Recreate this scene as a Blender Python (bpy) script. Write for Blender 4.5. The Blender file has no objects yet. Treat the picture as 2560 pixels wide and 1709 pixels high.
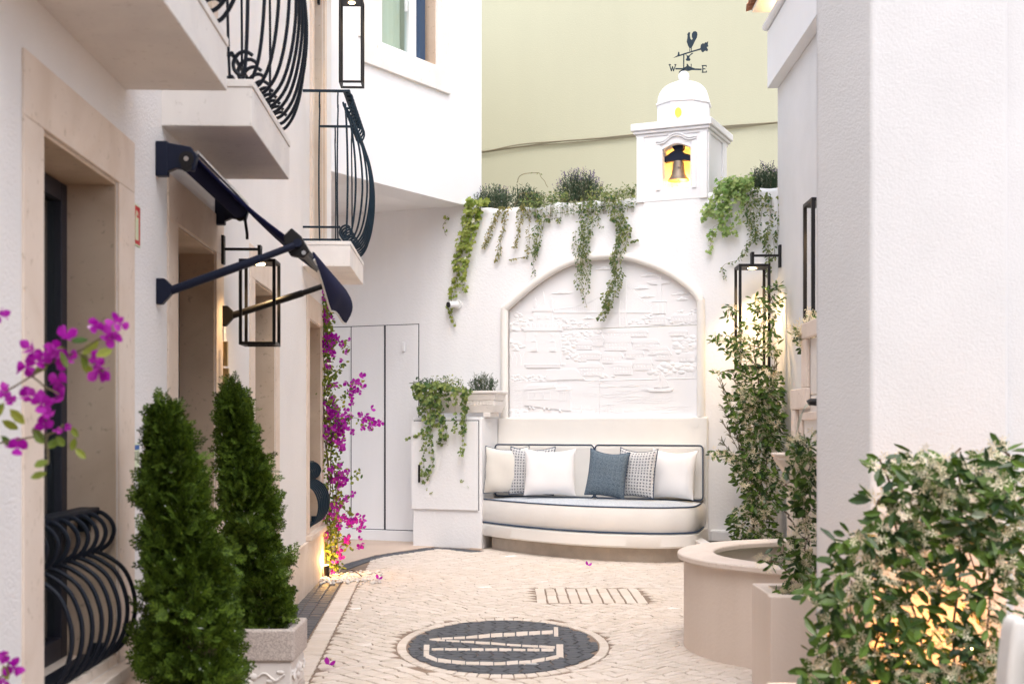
import bpy, bmesh, math, random
import numpy as np
from mathutils import Vector, Matrix, Euler
rnd = random.Random(7)
R = math.radians
S = bpy.context.scene
C = S.collection

# ---------------------------------------------------------------- camera, sky, sun, exposure
EYE = 1.2; FP = 3200.0; PX = 1280.0; HY = 1070.0      # eye height; focal length, principal column and horizon row of the photograph
cam = bpy.data.cameras.new('camera'); co = bpy.data.objects.new('camera', cam); C.objects.link(co)
co.location = (0, 0, EYE); co.rotation_euler = (R(90), 0, 0)
cam.sensor_width = 36; cam.lens = 36 * FP / 2560; cam.shift_y = (HY - 854.5) / 2560
cam.clip_start = .05; cam.clip_end = 500
cam.dof.use_dof = True; cam.dof.focus_distance = 11.0; cam.dof.aperture_fstop = 4.5
S.camera = co
W = bpy.data.worlds.new('World'); S.world = W; W.use_nodes = True
wn = W.node_tree.nodes; wl = W.node_tree.links; wn.clear()
sky = wn.new('ShaderNodeTexSky'); sky.sky_type = 'NISHITA'; sky.sun_disc = False
sky.sun_elevation = R(58); sky.sun_rotation = R(176); sky.air_density = 1.0; sky.dust_density = 3.0; sky.ozone_density = 1.0
hs = wn.new('ShaderNodeHueSaturation'); hs.inputs['Saturation'].default_value = .5
bg = wn.new('ShaderNodeBackground'); bg.inputs['Strength'].default_value = .15
wo = wn.new('ShaderNodeOutputWorld')
wl.new(sky.outputs[0], hs.inputs['Color']); wl.new(hs.outputs[0], bg.inputs[0]); wl.new(bg.outputs[0], wo.inputs[0])
sl = bpy.data.lights.new('sun', 'SUN'); sl.energy = .5; sl.angle = R(90); sl.color = (1, .96, .92)
so = bpy.data.objects.new('sun', sl); C.objects.link(so)
az, el = R(176), R(58)                                # the veiled sun stands behind the camera, a little to the right
sd = Vector((math.sin(az) * math.cos(el), math.cos(az) * math.cos(el), math.sin(el)))
so.rotation_euler = sd.to_track_quat('Z', 'Y').to_euler(); so.location = sd * 30
S.view_settings.view_transform = 'Standard'; S.view_settings.look = 'None'
S.view_settings.gamma = 1; S.view_settings.use_curve_mapping = False
S.view_settings.exposure = 1.43
S.cycles.max_bounces = 8; S.cycles.diffuse_bounces = 5; S.cycles.caustics_reflective = False; S.cycles.caustics_refractive = False

# ---------------------------------------------------------------- geometry helpers
def V(*a): return Vector(a)
def P(x, y, Y): return V((x - PX) / FP * Y, Y, EYE + (HY - y) / FP * Y)
def G(x, y, z=0.):
    Y = (EYE - z) * FP / (y - HY); return V((x - PX) / FP * Y, Y, z)

class Frame:                                          # an upright wall plane: s along it, z up, d out towards the alley
    def __init__(f, o, t, n=None):
        f.o = V(o[0], o[1], 0); f.t = V(t[0], t[1], 0).normalized()
        f.n = V(f.t.y, -f.t.x, 0)
        if n and f.n.dot(V(n[0], n[1], 0)) < 0: f.n = -f.n
    def pt(f, s, z, d=0.): return f.o + f.t * s + f.n * d + V(0, 0, z)
    def img(f, x, y=HY, d=0.):
        u = (x - PX) / FP; a = f.o + f.n * d
        s = (u * a.y - a.x) / (f.t.x - u * f.t.y); Y = a.y + s * f.t.y
        return s, EYE + (HY - y) * Y / FP
FL = Frame((-1.15, 0), (-.0375, 1), (1, 0))           # left house front
FR = Frame((2.205, 0), (.0219, 1), (-1, 0))           # right house front
FB = Frame((0, 13.0), (1, -.44), (0, -1))             # white garden wall at the end
FJ = Frame((-1.58, 11.46), (1.12, 1.74), (1, -1))     # oblique front of the corner house
FY = Frame((0, 17.0), (1, -.454), (0, -1))            # yellow house far behind
FA = Frame((0, 0), (1, 0), (0, -1))                   # faces the camera squarely; s = x, d = -y

class MB:
    def __init__(m): m.v = []; m.f = []; m.mi = []
    def add(m, vs, fs, mi=0):
        b = len(m.v); m.v += [tuple(p) for p in vs]; m.f += [tuple(i + b for i in f) for f in fs]; m.mi += [mi] * len(fs); return m
    def hexa(m, p, mi=0):                             # p: 4 bottom, 4 top
        return m.add(p, [(0, 3, 2, 1), (4, 5, 6, 7), (0, 1, 5, 4), (1, 2, 6, 5), (2, 3, 7, 6), (3, 0, 4, 7)], mi)
    def box(m, F, s0, s1, z0, z1, d0, d1, mi=0):
        return m.hexa([F.pt(s0, z0, d0), F.pt(s1, z0, d0), F.pt(s1, z0, d1), F.pt(s0, z0, d1),
                       F.pt(s0, z1, d0), F.pt(s1, z1, d0), F.pt(s1, z1, d1), F.pt(s0, z1, d1)], mi)
    def wbox(m, x0, x1, y0, y1, z0, z1, mi=0):
        return m.hexa([V(x0, y0, z0), V(x1, y0, z0), V(x1, y1, z0), V(x0, y1, z0), V(x0, y0, z1), V(x1, y0, z1), V(x1, y1, z1), V(x0, y1, z1)], mi)
    def bar(m, a, b, w, h=None, up=(0, 0, 1), mi=0):
        h = h or w; a = V(*a); b = V(*b); t = (b - a).normalized(); u = V(*up)
        if abs(t.dot(u)) > .98: u = V(0, 1, 0)
        x = t.cross(u).normalized() * (w / 2); y = x.cross(t).normalized() * (h / 2)
        return m.hexa([a - x - y, a + x - y, a + x + y, a - x + y, b - x - y, b + x - y, b + x + y, b - x + y], mi)
    def prism(m, F, pts, d0, d1, mi=0):               # pts (s, z) polygon pushed from d0 to d1
        n = len(pts); vs = [F.pt(s, z, d0) for s, z in pts] + [F.pt(s, z, d1) for s, z in pts]
        return m.add(vs, [tuple(range(n))[::-1], tuple(range(n, 2 * n))] + [(i, (i + 1) % n, n + (i + 1) % n, n + i) for i in range(n)], mi)
    def plan(m, pts, z0, z1, mi=0):                   # pts (x, y) footprint
        n = len(pts); vs = [V(x, y, z0) for x, y in pts] + [V(x, y, z1) for x, y in pts]
        return m.add(vs, [tuple(range(n))[::-1], tuple(range(n, 2 * n))] + [(i, (i + 1) % n, n + (i + 1) % n, n + i) for i in range(n)], mi)
    def tube(m, path, r, n=8, closed=False, mi=0):
        path = [V(*p) for p in path]; k = len(path); rs = r if isinstance(r, (list, tuple)) else [r] * k
        vs = []; prev = None
        for i, p in enumerate(path):
            a = path[(i - 1) % k] if (closed or i) else p; b = path[(i + 1) % k] if (closed or i < k - 1) else p
            t = (b - a).normalized()
            if prev is None: prev = t.orthogonal().normalized()
            x = (prev - t * prev.dot(t))
            x = x.normalized() if x.length > 1e-6 else t.orthogonal().normalized()
            prev = x; y = t.cross(x)
            vs += [p + (x * math.cos(2 * math.pi * j / n) + y * math.sin(2 * math.pi * j / n)) * rs[i] for j in range(n)]
        fs = [(i * n + j, i * n + (j + 1) % n, (i + 1) % k * n + (j + 1) % n, (i + 1) % k * n + j) for i in range(k if closed else k - 1) for j in range(n)]
        if not closed: fs += [tuple(range(n))[::-1], tuple((k - 1) * n + j for j in range(n))]
        return m.add(vs, fs, mi)
    def lathe(m, c, prof, n=24, mi=0, rot=0.):        # prof [(r, z)] about a vertical axis at c
        c = V(*c); vs = []
        for r, z in prof: vs += [c + V(r * math.cos(2 * math.pi * j / n + rot), r * math.sin(2 * math.pi * j / n + rot), z) for j in range(n)]
        k = len(prof); fs = [(i * n + j, i * n + (j + 1) % n, (i + 1) * n + (j + 1) % n, (i + 1) * n + j) for i in range(k - 1) for j in range(n)]
        return m.add(vs, fs + [tuple(range(n))[::-1], tuple((k - 1) * n + j for j in range(n))], mi)
    def dome(m, F, s, z, d, rs, rz, rd, n=8, k=3):    # low half-ellipsoid lying on a wall
        vs = [F.pt(s, z, d + rd)]
        for i in range(1, k + 1):
            a = i / k * math.pi / 2
            vs += [F.pt(s + rs * math.sin(a) * math.cos(2 * math.pi * j / n), z + rz * math.sin(a) * math.sin(2 * math.pi * j / n), d + rd * math.cos(a)) for j in range(n)]
        fs = [(0, 1 + j, 1 + (j + 1) % n) for j in range(n)]
        for i in range(k - 1): fs += [(1 + i * n + j, 1 + (i + 1) * n + j, 1 + (i + 1) * n + (j + 1) % n, 1 + i * n + (j + 1) % n) for j in range(n)]
        return m.add(vs, fs)

def base_of(parent):
    o = parent; t = V(0, 0, 0)
    while o is not None: t += o.location; o = o.parent
    return t
def obj(name, m, mat, parent=None, smooth=0, bevel=0., label=None, kind=None, seg=2):
    """links m as ONE mesh object; m holds world coordinates"""
    me = bpy.data.meshes.new(name); t = base_of(parent)
    me.from_pydata([(p[0] - t.x, p[1] - t.y, p[2] - t.z) for p in m.v], [], m.f)
    mats = mat if isinstance(mat, (list, tuple)) else [mat]
    for q in mats: me.materials.append(q)
    if len(mats) > 1: me.polygons.foreach_set('material_index', m.mi)
    bm = bmesh.new(); bm.from_mesh(me); bmesh.ops.recalc_face_normals(bm, faces=bm.faces); bm.to_mesh(me); bm.free()
    if smooth:
        me.polygons.foreach_set('use_smooth', [True] * len(me.polygons)); me.set_sharp_from_angle(angle=R(smooth))
    o = bpy.data.objects.new(name, me); C.objects.link(o); o.parent = parent
    if bevel:
        b = o.modifiers.new('edge', 'BEVEL'); b.width = bevel; b.segments = seg; b.limit_method = 'ANGLE'; b.angle_limit = R(35)
    if label: o['label'] = label
    if kind: o['kind'] = kind
    return o
def thing(name, label, cat, loc=(0, 0, 0), group=None):
    o = bpy.data.objects.new(name, None); C.objects.link(o); o.location = loc; o.empty_display_size = .1
    return tag(o, label, cat, group)
def tag(o, label, cat, group=None):
    o['label'] = label; o['category'] = cat
    if group: o['group'] = group
    return o
def inst(name, src, parent, loc=(0, 0, 0), label=None):   # another object sharing src's mesh, moved by loc
    o = src.copy(); o.name = name; C.objects.link(o); o.parent = parent; o.location = V(*loc)
    if label: o['label'] = label
    return o
def crom(pts, n=8, closed=False):
    pts = [V(*p) for p in pts]; k = len(pts); out = []
    g = (lambda i: pts[i % k]) if closed else (lambda i: pts[max(0, min(k - 1, i))])
    for i in range(k if closed else k - 1):
        p0, p1, p2, p3 = g(i - 1), g(i), g(i + 1), g(i + 2)
        for j in range(n):
            t = j / n; out.append(.5 * ((2 * p1) + (p2 - p0) * t + (2 * p0 - 5 * p1 + 4 * p2 - p3) * t * t + (3 * p1 - p0 - 3 * p2 + p3) * t ** 3))
    if not closed: out.append(pts[-1])
    return out

def wall_grid(m, F, s0, s1, z0, z1, thick, holes, d=0., step=None):
    """a wall of real thickness with rectangular openings (hs0, hs1, hz0, hz1)"""
    ss = sorted({s0, s1} | {h[i] for h in holes for i in (0, 1)}); zs = sorted({z0, z1} | {h[i] for h in holes for i in (2, 3)})
    ss = [s for s in ss if s0 <= s <= s1]; zs = [z for z in zs if z0 <= z <= z1]
    solid = lambda i, j: 0 <= i < len(ss) - 1 and 0 <= j < len(zs) - 1 and not any(h[0] < (ss[i] + ss[i + 1]) / 2 < h[1] and h[2] < (zs[j] + zs[j + 1]) / 2 < h[3] for h in holes)
    idx = {}
    def vid(i, j, k):
        if (i, j, k) not in idx: idx[(i, j, k)] = len(vs); vs.append(F.pt(ss[i], zs[j], d - k * thick))
        return idx[(i, j, k)]
    vs = []; fs = []
    for i in range(len(ss) - 1):
        for j in range(len(zs) - 1):
            if not solid(i, j): continue
            for k in (0, 1): fs.append((vid(i, j, k), vid(i + 1, j, k), vid(i + 1, j + 1, k), vid(i, j + 1, k)))
            for a, b, di, dj in (((i, j), (i + 1, j), 0, -1), ((i + 1, j), (i + 1, j + 1), 1, 0), ((i + 1, j + 1), (i, j + 1), 0, 1), ((i, j + 1), (i, j), -1, 0)):
                if not solid(i + di, j + dj): fs.append((vid(*a, 0), vid(*b, 0), vid(*b, 1), vid(*a, 1)))
    return m.add(vs, fs)

# ---------------------------------------------------------------- materials
def mat(name, col, rough=.8, bump=0., scale=60., var=0., vscale=3., col2=None, metal=0., detail=6., spec=.5, streak=False, fac_lo=.35, fac_hi=.7, dist=.02):
    m = bpy.data.materials.new(name); m.use_nodes = True; n = m.node_tree.nodes; l = m.node_tree.links
    b = n['Principled BSDF']; b.inputs['Base Color'].default_value = (*col, 1); b.inputs['Roughness'].default_value = rough
    b.inputs['Metallic'].default_value = metal; b.inputs['Specular IOR Level'].default_value = spec
    tc = n.new('ShaderNodeTexCoord'); geo = n.new('ShaderNodeNewGeometry')
    if col2 or var:
        c2 = col2 or tuple(c * (1 - var) for c in col)
        t = n.new('ShaderNodeTexNoise'); t.inputs['Scale'].default_value = vscale; t.inputs['Detail'].default_value = 8; t.inputs['Roughness'].default_value = .6
        if streak:
            mp = n.new('ShaderNodeMapping'); mp.inputs['Scale'].default_value = (1, 1, .15); l.new(geo.outputs['Position'], mp.inputs[0]); l.new(mp.outputs[0], t.inputs['Vector'])
        else: l.new(geo.outputs['Position'], t.inputs['Vector'])
        mr = n.new('ShaderNodeMapRange'); mr.inputs['From Min'].default_value = fac_lo; mr.inputs['From Max'].default_value = fac_hi
        mx = n.new('ShaderNodeMix'); mx.data_type = 'RGBA'; mx.inputs['A'].default_value = (*col, 1); mx.inputs['B'].default_value = (*c2, 1)
        l.new(t.outputs['Fac'], mr.inputs['Value']); l.new(mr.outputs[0], mx.inputs['Factor']); l.new(mx.outputs['Result'], b.inputs['Base Color'])
    if bump:
        t = n.new('ShaderNodeTexNoise'); t.inputs['Scale'].default_value = scale; t.inputs['Detail'].default_value = detail; t.inputs['Roughness'].default_value = .55
        l.new(geo.outputs['Position'], t.inputs['Vector'])
        bp = n.new('ShaderNodeBump'); bp.inputs['Strength'].default_value = bump; bp.inputs['Distance'].default_value = dist
        l.new(t.outputs['Fac'], bp.inputs['Height']); l.new(bp.outputs[0], b.inputs['Normal'])
    return m
def stone_mat(name, a, b_, c, rough=.75):            # limestone: cloudy beige with fine pores and faint veins
    m = mat(name, a, rough, bump=.12, scale=220, dist=.004)
    n = m.node_tree.nodes; l = m.node_tree.links; b = n['Principled BSDF']; geo = next(x for x in n if x.type == 'NEW_GEOMETRY')
    t1 = n.new('ShaderNodeTexNoise'); t1.inputs['Scale'].default_value = 3.5; t1.inputs['Detail'].default_value = 7; t1.inputs['Distortion'].default_value = .8
    t2 = n.new('ShaderNodeTexNoise'); t2.inputs['Scale'].default_value = 38; t2.inputs['Detail'].default_value = 5
    r1 = n.new('ShaderNodeMapRange'); r1.inputs['From Min'].default_value = .38; r1.inputs['From Max'].default_value = .66
    r2 = n.new('ShaderNodeMapRange'); r2.inputs['From Min'].default_value = .62; r2.inputs['From Max'].default_value = .74
    m1 = n.new('ShaderNodeMix'); m1.data_type = 'RGBA'; m1.inputs['A'].default_value = (*a, 1); m1.inputs['B'].default_value = (*b_, 1)
    m2 = n.new('ShaderNodeMix'); m2.data_type = 'RGBA'; m2.inputs['B'].default_value = (*c, 1)
    for t in (t1, t2): l.new(geo.outputs['Position'], t.inputs['Vector'])
    l.new(t1.outputs['Fac'], r1.inputs['Value']); l.new(t2.outputs['Fac'], r2.inputs['Value'])
    l.new(r1.outputs[0], m1.inputs['Factor']); l.new(m1.outputs['Result'], m2.inputs['A']); l.new(r2.outputs[0], m2.inputs['Factor']); l.new(m2.outputs['Result'], b.inputs['Base Color'])
    return m
def leaf_mat(name, cols, rough=.5, trans=.35, spec=.4):   # cols: list of colours picked per leaf; light passes through
    m = bpy.data.materials.new(name); m.use_nodes = True; n = m.node_tree.nodes; l = m.node_tree.links
    b = n['Principled BSDF']; b.inputs['Roughness'].default_value = rough; b.inputs['Specular IOR Level'].default_value = spec
    g = n.new('ShaderNodeNewGeometry'); oi = n.new('ShaderNodeObjectInfo'); ad = n.new('ShaderNodeMath'); ad.operation = 'ADD'; fr = n.new('ShaderNodeMath'); fr.operation = 'FRACT'
    l.new(g.outputs['Random Per Island'], ad.inputs[0]); l.new(oi.outputs['Random'], ad.inputs[1]); l.new(ad.outputs[0], fr.inputs[0])
    cr = n.new('ShaderNodeValToRGB'); el = cr.color_ramp.elements
    for i, c in enumerate(cols):
        p = i / max(1, len(cols) - 1)
        e = el[0] if i == 0 else (el[1] if i == len(cols) - 1 else el.new(p))
        e.position = p; e.color = (*c, 1)
    l.new(fr.outputs[0], cr.inputs[0]); l.new(cr.outputs[0], b.inputs['Base Color'])
    tr = n.new('ShaderNodeBsdfTranslucent'); hv = n.new('ShaderNodeHueSaturation'); hv.inputs['Value'].default_value = 1.4; hv.inputs['Saturation'].default_value = 1.1
    l.new(cr.outputs[0], hv.inputs['Color']); l.new(hv.outputs[0], tr.inputs[0])
    mx = n.new('ShaderNodeMixShader'); mx.inputs[0].default_value = trans
    l.new(b.outputs[0], mx.inputs[1]); l.new(tr.outputs[0], mx.inputs[2]); l.new(mx.outputs[0], n['Material Output'].inputs[0])
    return m
def emit_mat(name, col, st):
    m = bpy.data.materials.new(name); m.use_nodes = True; b = m.node_tree.nodes['Principled BSDF']
    b.inputs['Base Color'].default_value = (*col, 1); b.inputs['Emission Color'].default_value = (*col, 1); b.inputs['Emission Strength'].default_value = st; return m
def weave_mat(name, a, b_, c, s=260., stripe=(1, 0, 0)):   # woven cloth, threads in object space
    m = bpy.data.materials.new(name); m.use_nodes = True; n = m.node_tree.nodes; l = m.node_tree.links; b = n['Principled BSDF']; b.inputs['Roughness'].default_value = .9
    b.inputs['Specular IOR Level'].default_value = .2
    tc = n.new('ShaderNodeTexCoord'); sx = n.new('ShaderNodeSeparateXYZ'); l.new(tc.outputs['UV'], sx.inputs[0])
    def wave(o, sc):
        q = n.new('ShaderNodeMath'); q.operation = 'MULTIPLY'; q.inputs[1].default_value = sc; l.new(o, q.inputs[0])
        w = n.new('ShaderNodeMath'); w.operation = 'SINE'; l.new(q.outputs[0], w.inputs[0]); return w.outputs[0]
    wx = wave(sx.outputs[0], s); wy = wave(sx.outputs[1], s); wx2 = wave(sx.outputs[0], s / 5.3); wy2 = wave(sx.outputs[1], s / 5.3)
    ns = n.new('ShaderNodeTexNoise'); ns.inputs['Scale'].default_value = 90; l.new(tc.outputs['UV'], ns.inputs['Vector'])
    def mth(op, a_, b2):
        q = n.new('ShaderNodeMath'); q.operation = op
        for i, z in enumerate((a_, b2)):
            if isinstance(z, (int, float)): q.inputs[i].default_value = z
            else: l.new(z, q.inputs[i])
        return q.outputs[0]
    g1 = mth('MULTIPLY', mth('MAXIMUM', wx, wy) if stripe == (1, 1, 0) else wy, .35)
    g2 = mth('MULTIPLY', mth('MAXIMUM', wx2, wy2), .4 if stripe == (1, 1, 0) else .06)
    g3 = mth('MULTIPLY', mth('SUBTRACT', ns.outputs['Fac'], .5), 1.4)
    tot = mth('ADD', mth('ADD', mth('ADD', g1, g2), g3), .45)
    cr = n.new('ShaderNodeValToRGB'); e = cr.color_ramp.elements; e[0].position = .2; e[0].color = (*a, 1); e[1].position = .85; e[1].color = (*c, 1); k = e.new(.5); k.color = (*b_, 1)
    l.new(tot, cr.inputs[0]); l.new(cr.outputs[0], b.inputs['Base Color'])
    bp = n.new('ShaderNodeBump'); bp.inputs['Strength'].default_value = .4; bp.inputs['Distance'].default_value = .002; l.new(tot, bp.inputs['Height']); l.new(bp.outputs[0], b.inputs['Normal'])
    return m
M = dict(
    stucco_warm=mat('stucco_warm', (.86, .83, .81), .9, bump=.55, scale=95, var=.06, vscale=1.5, dist=.012),
    stucco=mat('stucco_white', (.85, .85, .865), 
        .9, bump=.22, scale=42, var=.09, vscale=1.6, streak=True, dist=.02),
    stucco_fine=mat('stucco_fine', (.80, .80, .815), .9, bump=.3, scale=120, var=.04, vscale=1.0, dist=.006),
    pillar=mat('stucco_pillar', (.715, .71, .72), .9, bump=.22, scale=120, var=.09, vscale=1.6, dist=.014),
    cream=mat('cream_plaster', (.83, .805, .765), .8, bump=.15, scale=50, var=.05, vscale=2, dist=.008),
    relief=mat('relief_plaster', (.83, .83, .845), .75, bump=.08, scale=160, dist=.003),
    yellow=mat('yellow_render', (.50, .488, .36), .9, bump=.25, scale=70, var=.07, vscale=.8, streak=True, dist=.01),
    stone=stone_mat('limestone', (.78, .66, .56), (.70, .57, .465), (.58, .47, .37)),
    stone_shaded=stone_mat('limestone_shaded', (.62, .48, .365), (.52, .39, .285), (.40, .30, .22)),  # same limestone as the trim, with the shade of the recess put into its colour
    stone_pale=stone_mat('limestone_pale', (.80, .76, .72), (.73, .69, .66), (.64, .60, .56)),
    stone_pink=stone_mat('limestone_pink', (.80, .69, .61), (.73, .62, .54), (.56, .46, .38)),
    plaster_pink=mat('plaster_pink', (.80, .69, .61), .85, bump=.18, scale=60, col2=(.72, .61, .53), vscale=2.2, streak=True, dist=.008),
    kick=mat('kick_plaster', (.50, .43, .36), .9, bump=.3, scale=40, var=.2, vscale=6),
    cobble=leaf_mat('limestone_cobble', [(.70, .62, .555), (.58, .52, .475), (.76, .68, .615), (.66, .60, .56), (.70, .58, .49), (.62, .54, .465)], .75, 0, .3),
    cobble_dark=leaf_mat('basalt_cobble', [(.085, .09, .105), (.06, .065, .08), (.115, .12, .135), (.075, .08, .09)], .65, 0, .4),
    joint=mat('sand_joint', (.30, .22, .165), .95, bump=.5, scale=90, var=.3, vscale=5),
    tan=mat('tan_concrete', (.62, .49, .40), .9, bump=.2, scale=60, var=.1, vscale=2),
    iron=mat('dark_iron', (.006, .009, .017), .5, spec=.25, bump=.1, scale=150, dist=.002),
    iron_teal=mat('teal_iron', (.007, .021, .036), .5, spec=.25, bump=.1, scale=150, dist=.002),
    black=mat('black_metal', (.010, .009, .010), .5, spec=.3),
    black_soft=mat('black_frame', (.012, .012, .022), .5),
    navy=mat('navy_canvas', (.008, .010, .042), .9, spec=.1, bump=.3, scale=260, dist=.002),
    navy_metal=mat('navy_metal', (.007, .011, .030), .5, spec=.25),
    steel=mat('steel', (.6, .6, .6), .3, metal=1),
    white_cloth=mat('white_piping', (.78, .76, .72), .9),
    navy_pipe=mat('navy_piping', (.03, .055, .105), .8),
    seat_cloth=mat('cream_canvas', (.79, .765, .73), .95, bump=.25, scale=320, var=.05, vscale=4, dist=.003),
    white_pil=mat('white_linen', (.80, .79, .80), .95, bump=.3, scale=300, var=.04, vscale=5, dist=.003),
    beige_pil=mat('beige_linen', (.74, .71, .655), .95, bump=.3, scale=260, var=.05, vscale=5, dist=.004),
    bronze=mat('aged_bronze', (.25, .20, .155), .5, metal=.6, var=.3, vscale=20),
    brass=mat('brass', (.62, .44, .20), .3, metal=.9),
    terracotta=mat('terracotta', (.50, .22, .13), .8, var=.3, vscale=9),
    white_paint=mat('white_paint', (.80, .80, .79), .5),
    pebble=mat('white_marble_pebble', (.72, .68, .64), .5, var=.15, vscale=12),
    bark=mat('bark', (.13, .085, .055), .9, bump=.5, scale=60), twig=mat('twig', (.16, .13, .07), .8),
    soil=mat('soil', (.05, .035, .025), .95, bump=.6, scale=40),
    red=mat('sign_red', (.62, .03, .04), .4), glowg=mat('sign_green_white', (.70, .76, .52), .4), sblue=mat('sign_blue', (.02, .12, .42), .4), sdark=mat('sign_dark', (.03, .05, .03), .5),
    curtain=mat('curtain', (.72, .74, .62), .9), room=mat('room_dark', (.4, .4, .36), .9), pvc=mat('white_window_frame', (.80, .81, .82), .3),
    frame_blue=mat('blue_window_frame', (.02, .05, .11), .4),
)
def glass_mat(name, tint=(.9, .95, .95), refl=.12):   # thin pane: clear with a sheen that grows at grazing angles
    m = bpy.data.materials.new(name); m.use_nodes = True; n = m.node_tree.nodes; l = m.node_tree.links
    t = n.new('ShaderNodeBsdfTransparent'); t.inputs[0].default_value = (*tint, 1); g_ = n.new('ShaderNodeBsdfGlossy'); g_.inputs['Roughness'].default_value = .04
    lw = n.new('ShaderNodeLayerWeight'); lw.inputs[0].default_value = .5; pw = n.new('ShaderNodeMath'); pw.operation = 'POWER'; pw.inputs[1].default_value = 3; f = n.new('ShaderNodeMath'); f.operation = 'MULTIPLY_ADD'; f.inputs[1].default_value = .5; f.inputs[2].default_value = refl * .4; l.new(lw.outputs['Facing'], pw.inputs[0]); l.new(pw.outputs[0], f.inputs[0]); mx = n.new('ShaderNodeMixShader')
    l.new(f.outputs[0], mx.inputs[0]); l.new(t.outputs[0], mx.inputs[1]); l.new(g_.outputs[0], mx.inputs[2]); l.new(mx.outputs[0], n['Material Output'].inputs[0]); return m
M['glass'] = glass_mat('window_glass'); M['water'] = glass_mat('water', (.82, .88, .85), .2)
M['weave'] = weave_mat('grey_tweed', (.05, .06, .085), (.20, .21, .245), (.66, .66, .66), 1100, (1, 1, 0))
M['navy_pil'] = weave_mat('blue_cord', (.05, .075, .105), (.095, .135, .175), (.21, .26, .31), 700, (0, 1, 0))
M['seat_top'] = weave_mat('blue_grey_weave', (.38, .43, .49), (.48, .52, .57), (.60, .63, .66), 900, (0, 1, 0))
L_ = leaf_mat
M['thuja'] = L_('thuja_green', [(.014, .034, .006), (.028, .068, .009), (.060, .12, .014), (.14, .22, .024)], .6, .15, .2)
M['jas_leaf'] = L_('jasmine_leaf', [(.014, .045, .010), (.025, .072, .013), (.042, .105, .018), (.12, .20, .03)], .38, .15, .45)
M['jas_flower'] = L_('jasmine_flower', [(.86, .79, .62), (.88, .84, .74), (.84, .73, .52)], .7, .2, .2)
M['ivy'] = L_('ivy_leaf', [(.045, .11, .03), (.07, .16, .04), (.13, .24, .06), (.30, .36, .10)], .5, .25)
M['ivy_yellow'] = L_('ivy_leaf_yellow', [(.15, .22, .03), (.26, .32, .06), (.08, .14, .03), (.36, .40, .10)], .5, .3)
M['ivy_light'] = L_('ivy_leaf_light', [(.14, .26, .06), (.26, .38, .11), (.09, .18, .04), (.38, .46, .17)], .5, .3)
M['vine'] = L_('vine_leaf', [(.035, .10, .025), (.06, .15, .035), (.045, .12, .03), (.13, .21, .05), (.24, .26, .08)], .5, .25)
M['vine_dry'] = L_('vine_leaf_dry', [(.12, .16, .05), (.22, .22, .06), (.30, .14, .06), (.09, .12, .04), (.35, .28, .10)], .6, .25)
M['lav'] = L_('lavender_leaf', [(.05, .09, .05), (.07, .12, .07), (.10, .14, .09)], .8, .15, .2)
M['lav_fl'] = L_('lavender_flower', [(.16, .11, .24), (.22, .15, .30), (.12, .10, .17)], .8, .2, .2)
M['olive'] = L_('olive_leaf', [(.13, .16, .09), (.22, .25, .17), (.09, .11, .06), (.18, .15, .09)], .5, .2, .4)
M['bract'] = L_('bougainvillea_bract', [(.36, .010, .34), (.44, .03, .42), (.30, .008, .27), (.50, .07, .46)], .6, .4, .2)
M['boug_leaf'] = L_('bougainvillea_leaf', [(.05, .12, .02), (.10, .19, .03), (.17, .26, .04), (.30, .33, .05)], .45, .35)
LAMP = emit_mat('warm_lamp', (1, .72, .38), 14.)

def point(name, loc, e, col=(1, .62, .25), r=.03, spot=None, d=None, parent=None, blend=.6):
    l = bpy.data.lights.new(name, 'SPOT' if spot else 'POINT'); l.energy = e; l.color = col; l.shadow_soft_size = r
    o = bpy.data.objects.new(name, l); C.objects.link(o); o.parent = parent; o.location = V(*loc) - base_of(parent)
    if spot: l.spot_size = R(spot); l.spot_blend = blend; o.rotation_euler = (-V(*d)).to_track_quat('Z', 'Y').to_euler()
    return o

# ---------------------------------------------------------------- ground: sand bed, cobbles, basalt bands, medallion
SB = obj('ground', MB().add([(-60, -40, 0), (60, -40, 0), (60, 90, 0), (-60, 90, 0)], [(0, 1, 2, 3)]), M['joint'], kind='structure')
side = MB().plan([tuple(p.xy) for p in [G(830, 1452), G(861, 1412), G(937, 1390), G(1046, 1373), G(1101, 1366), G(1204, 1374)]] + [(-.25, 13.2), (-4.5, 15.2), (-4.5, 11.1), (-1.62, 11.1)], -.01, .012)
obj('side_floor', side, M['tan'], kind='structure')
pave = thing('pavement', '', ''); del pave['label'], pave['category']; pave['kind'] = 'structure'

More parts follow.
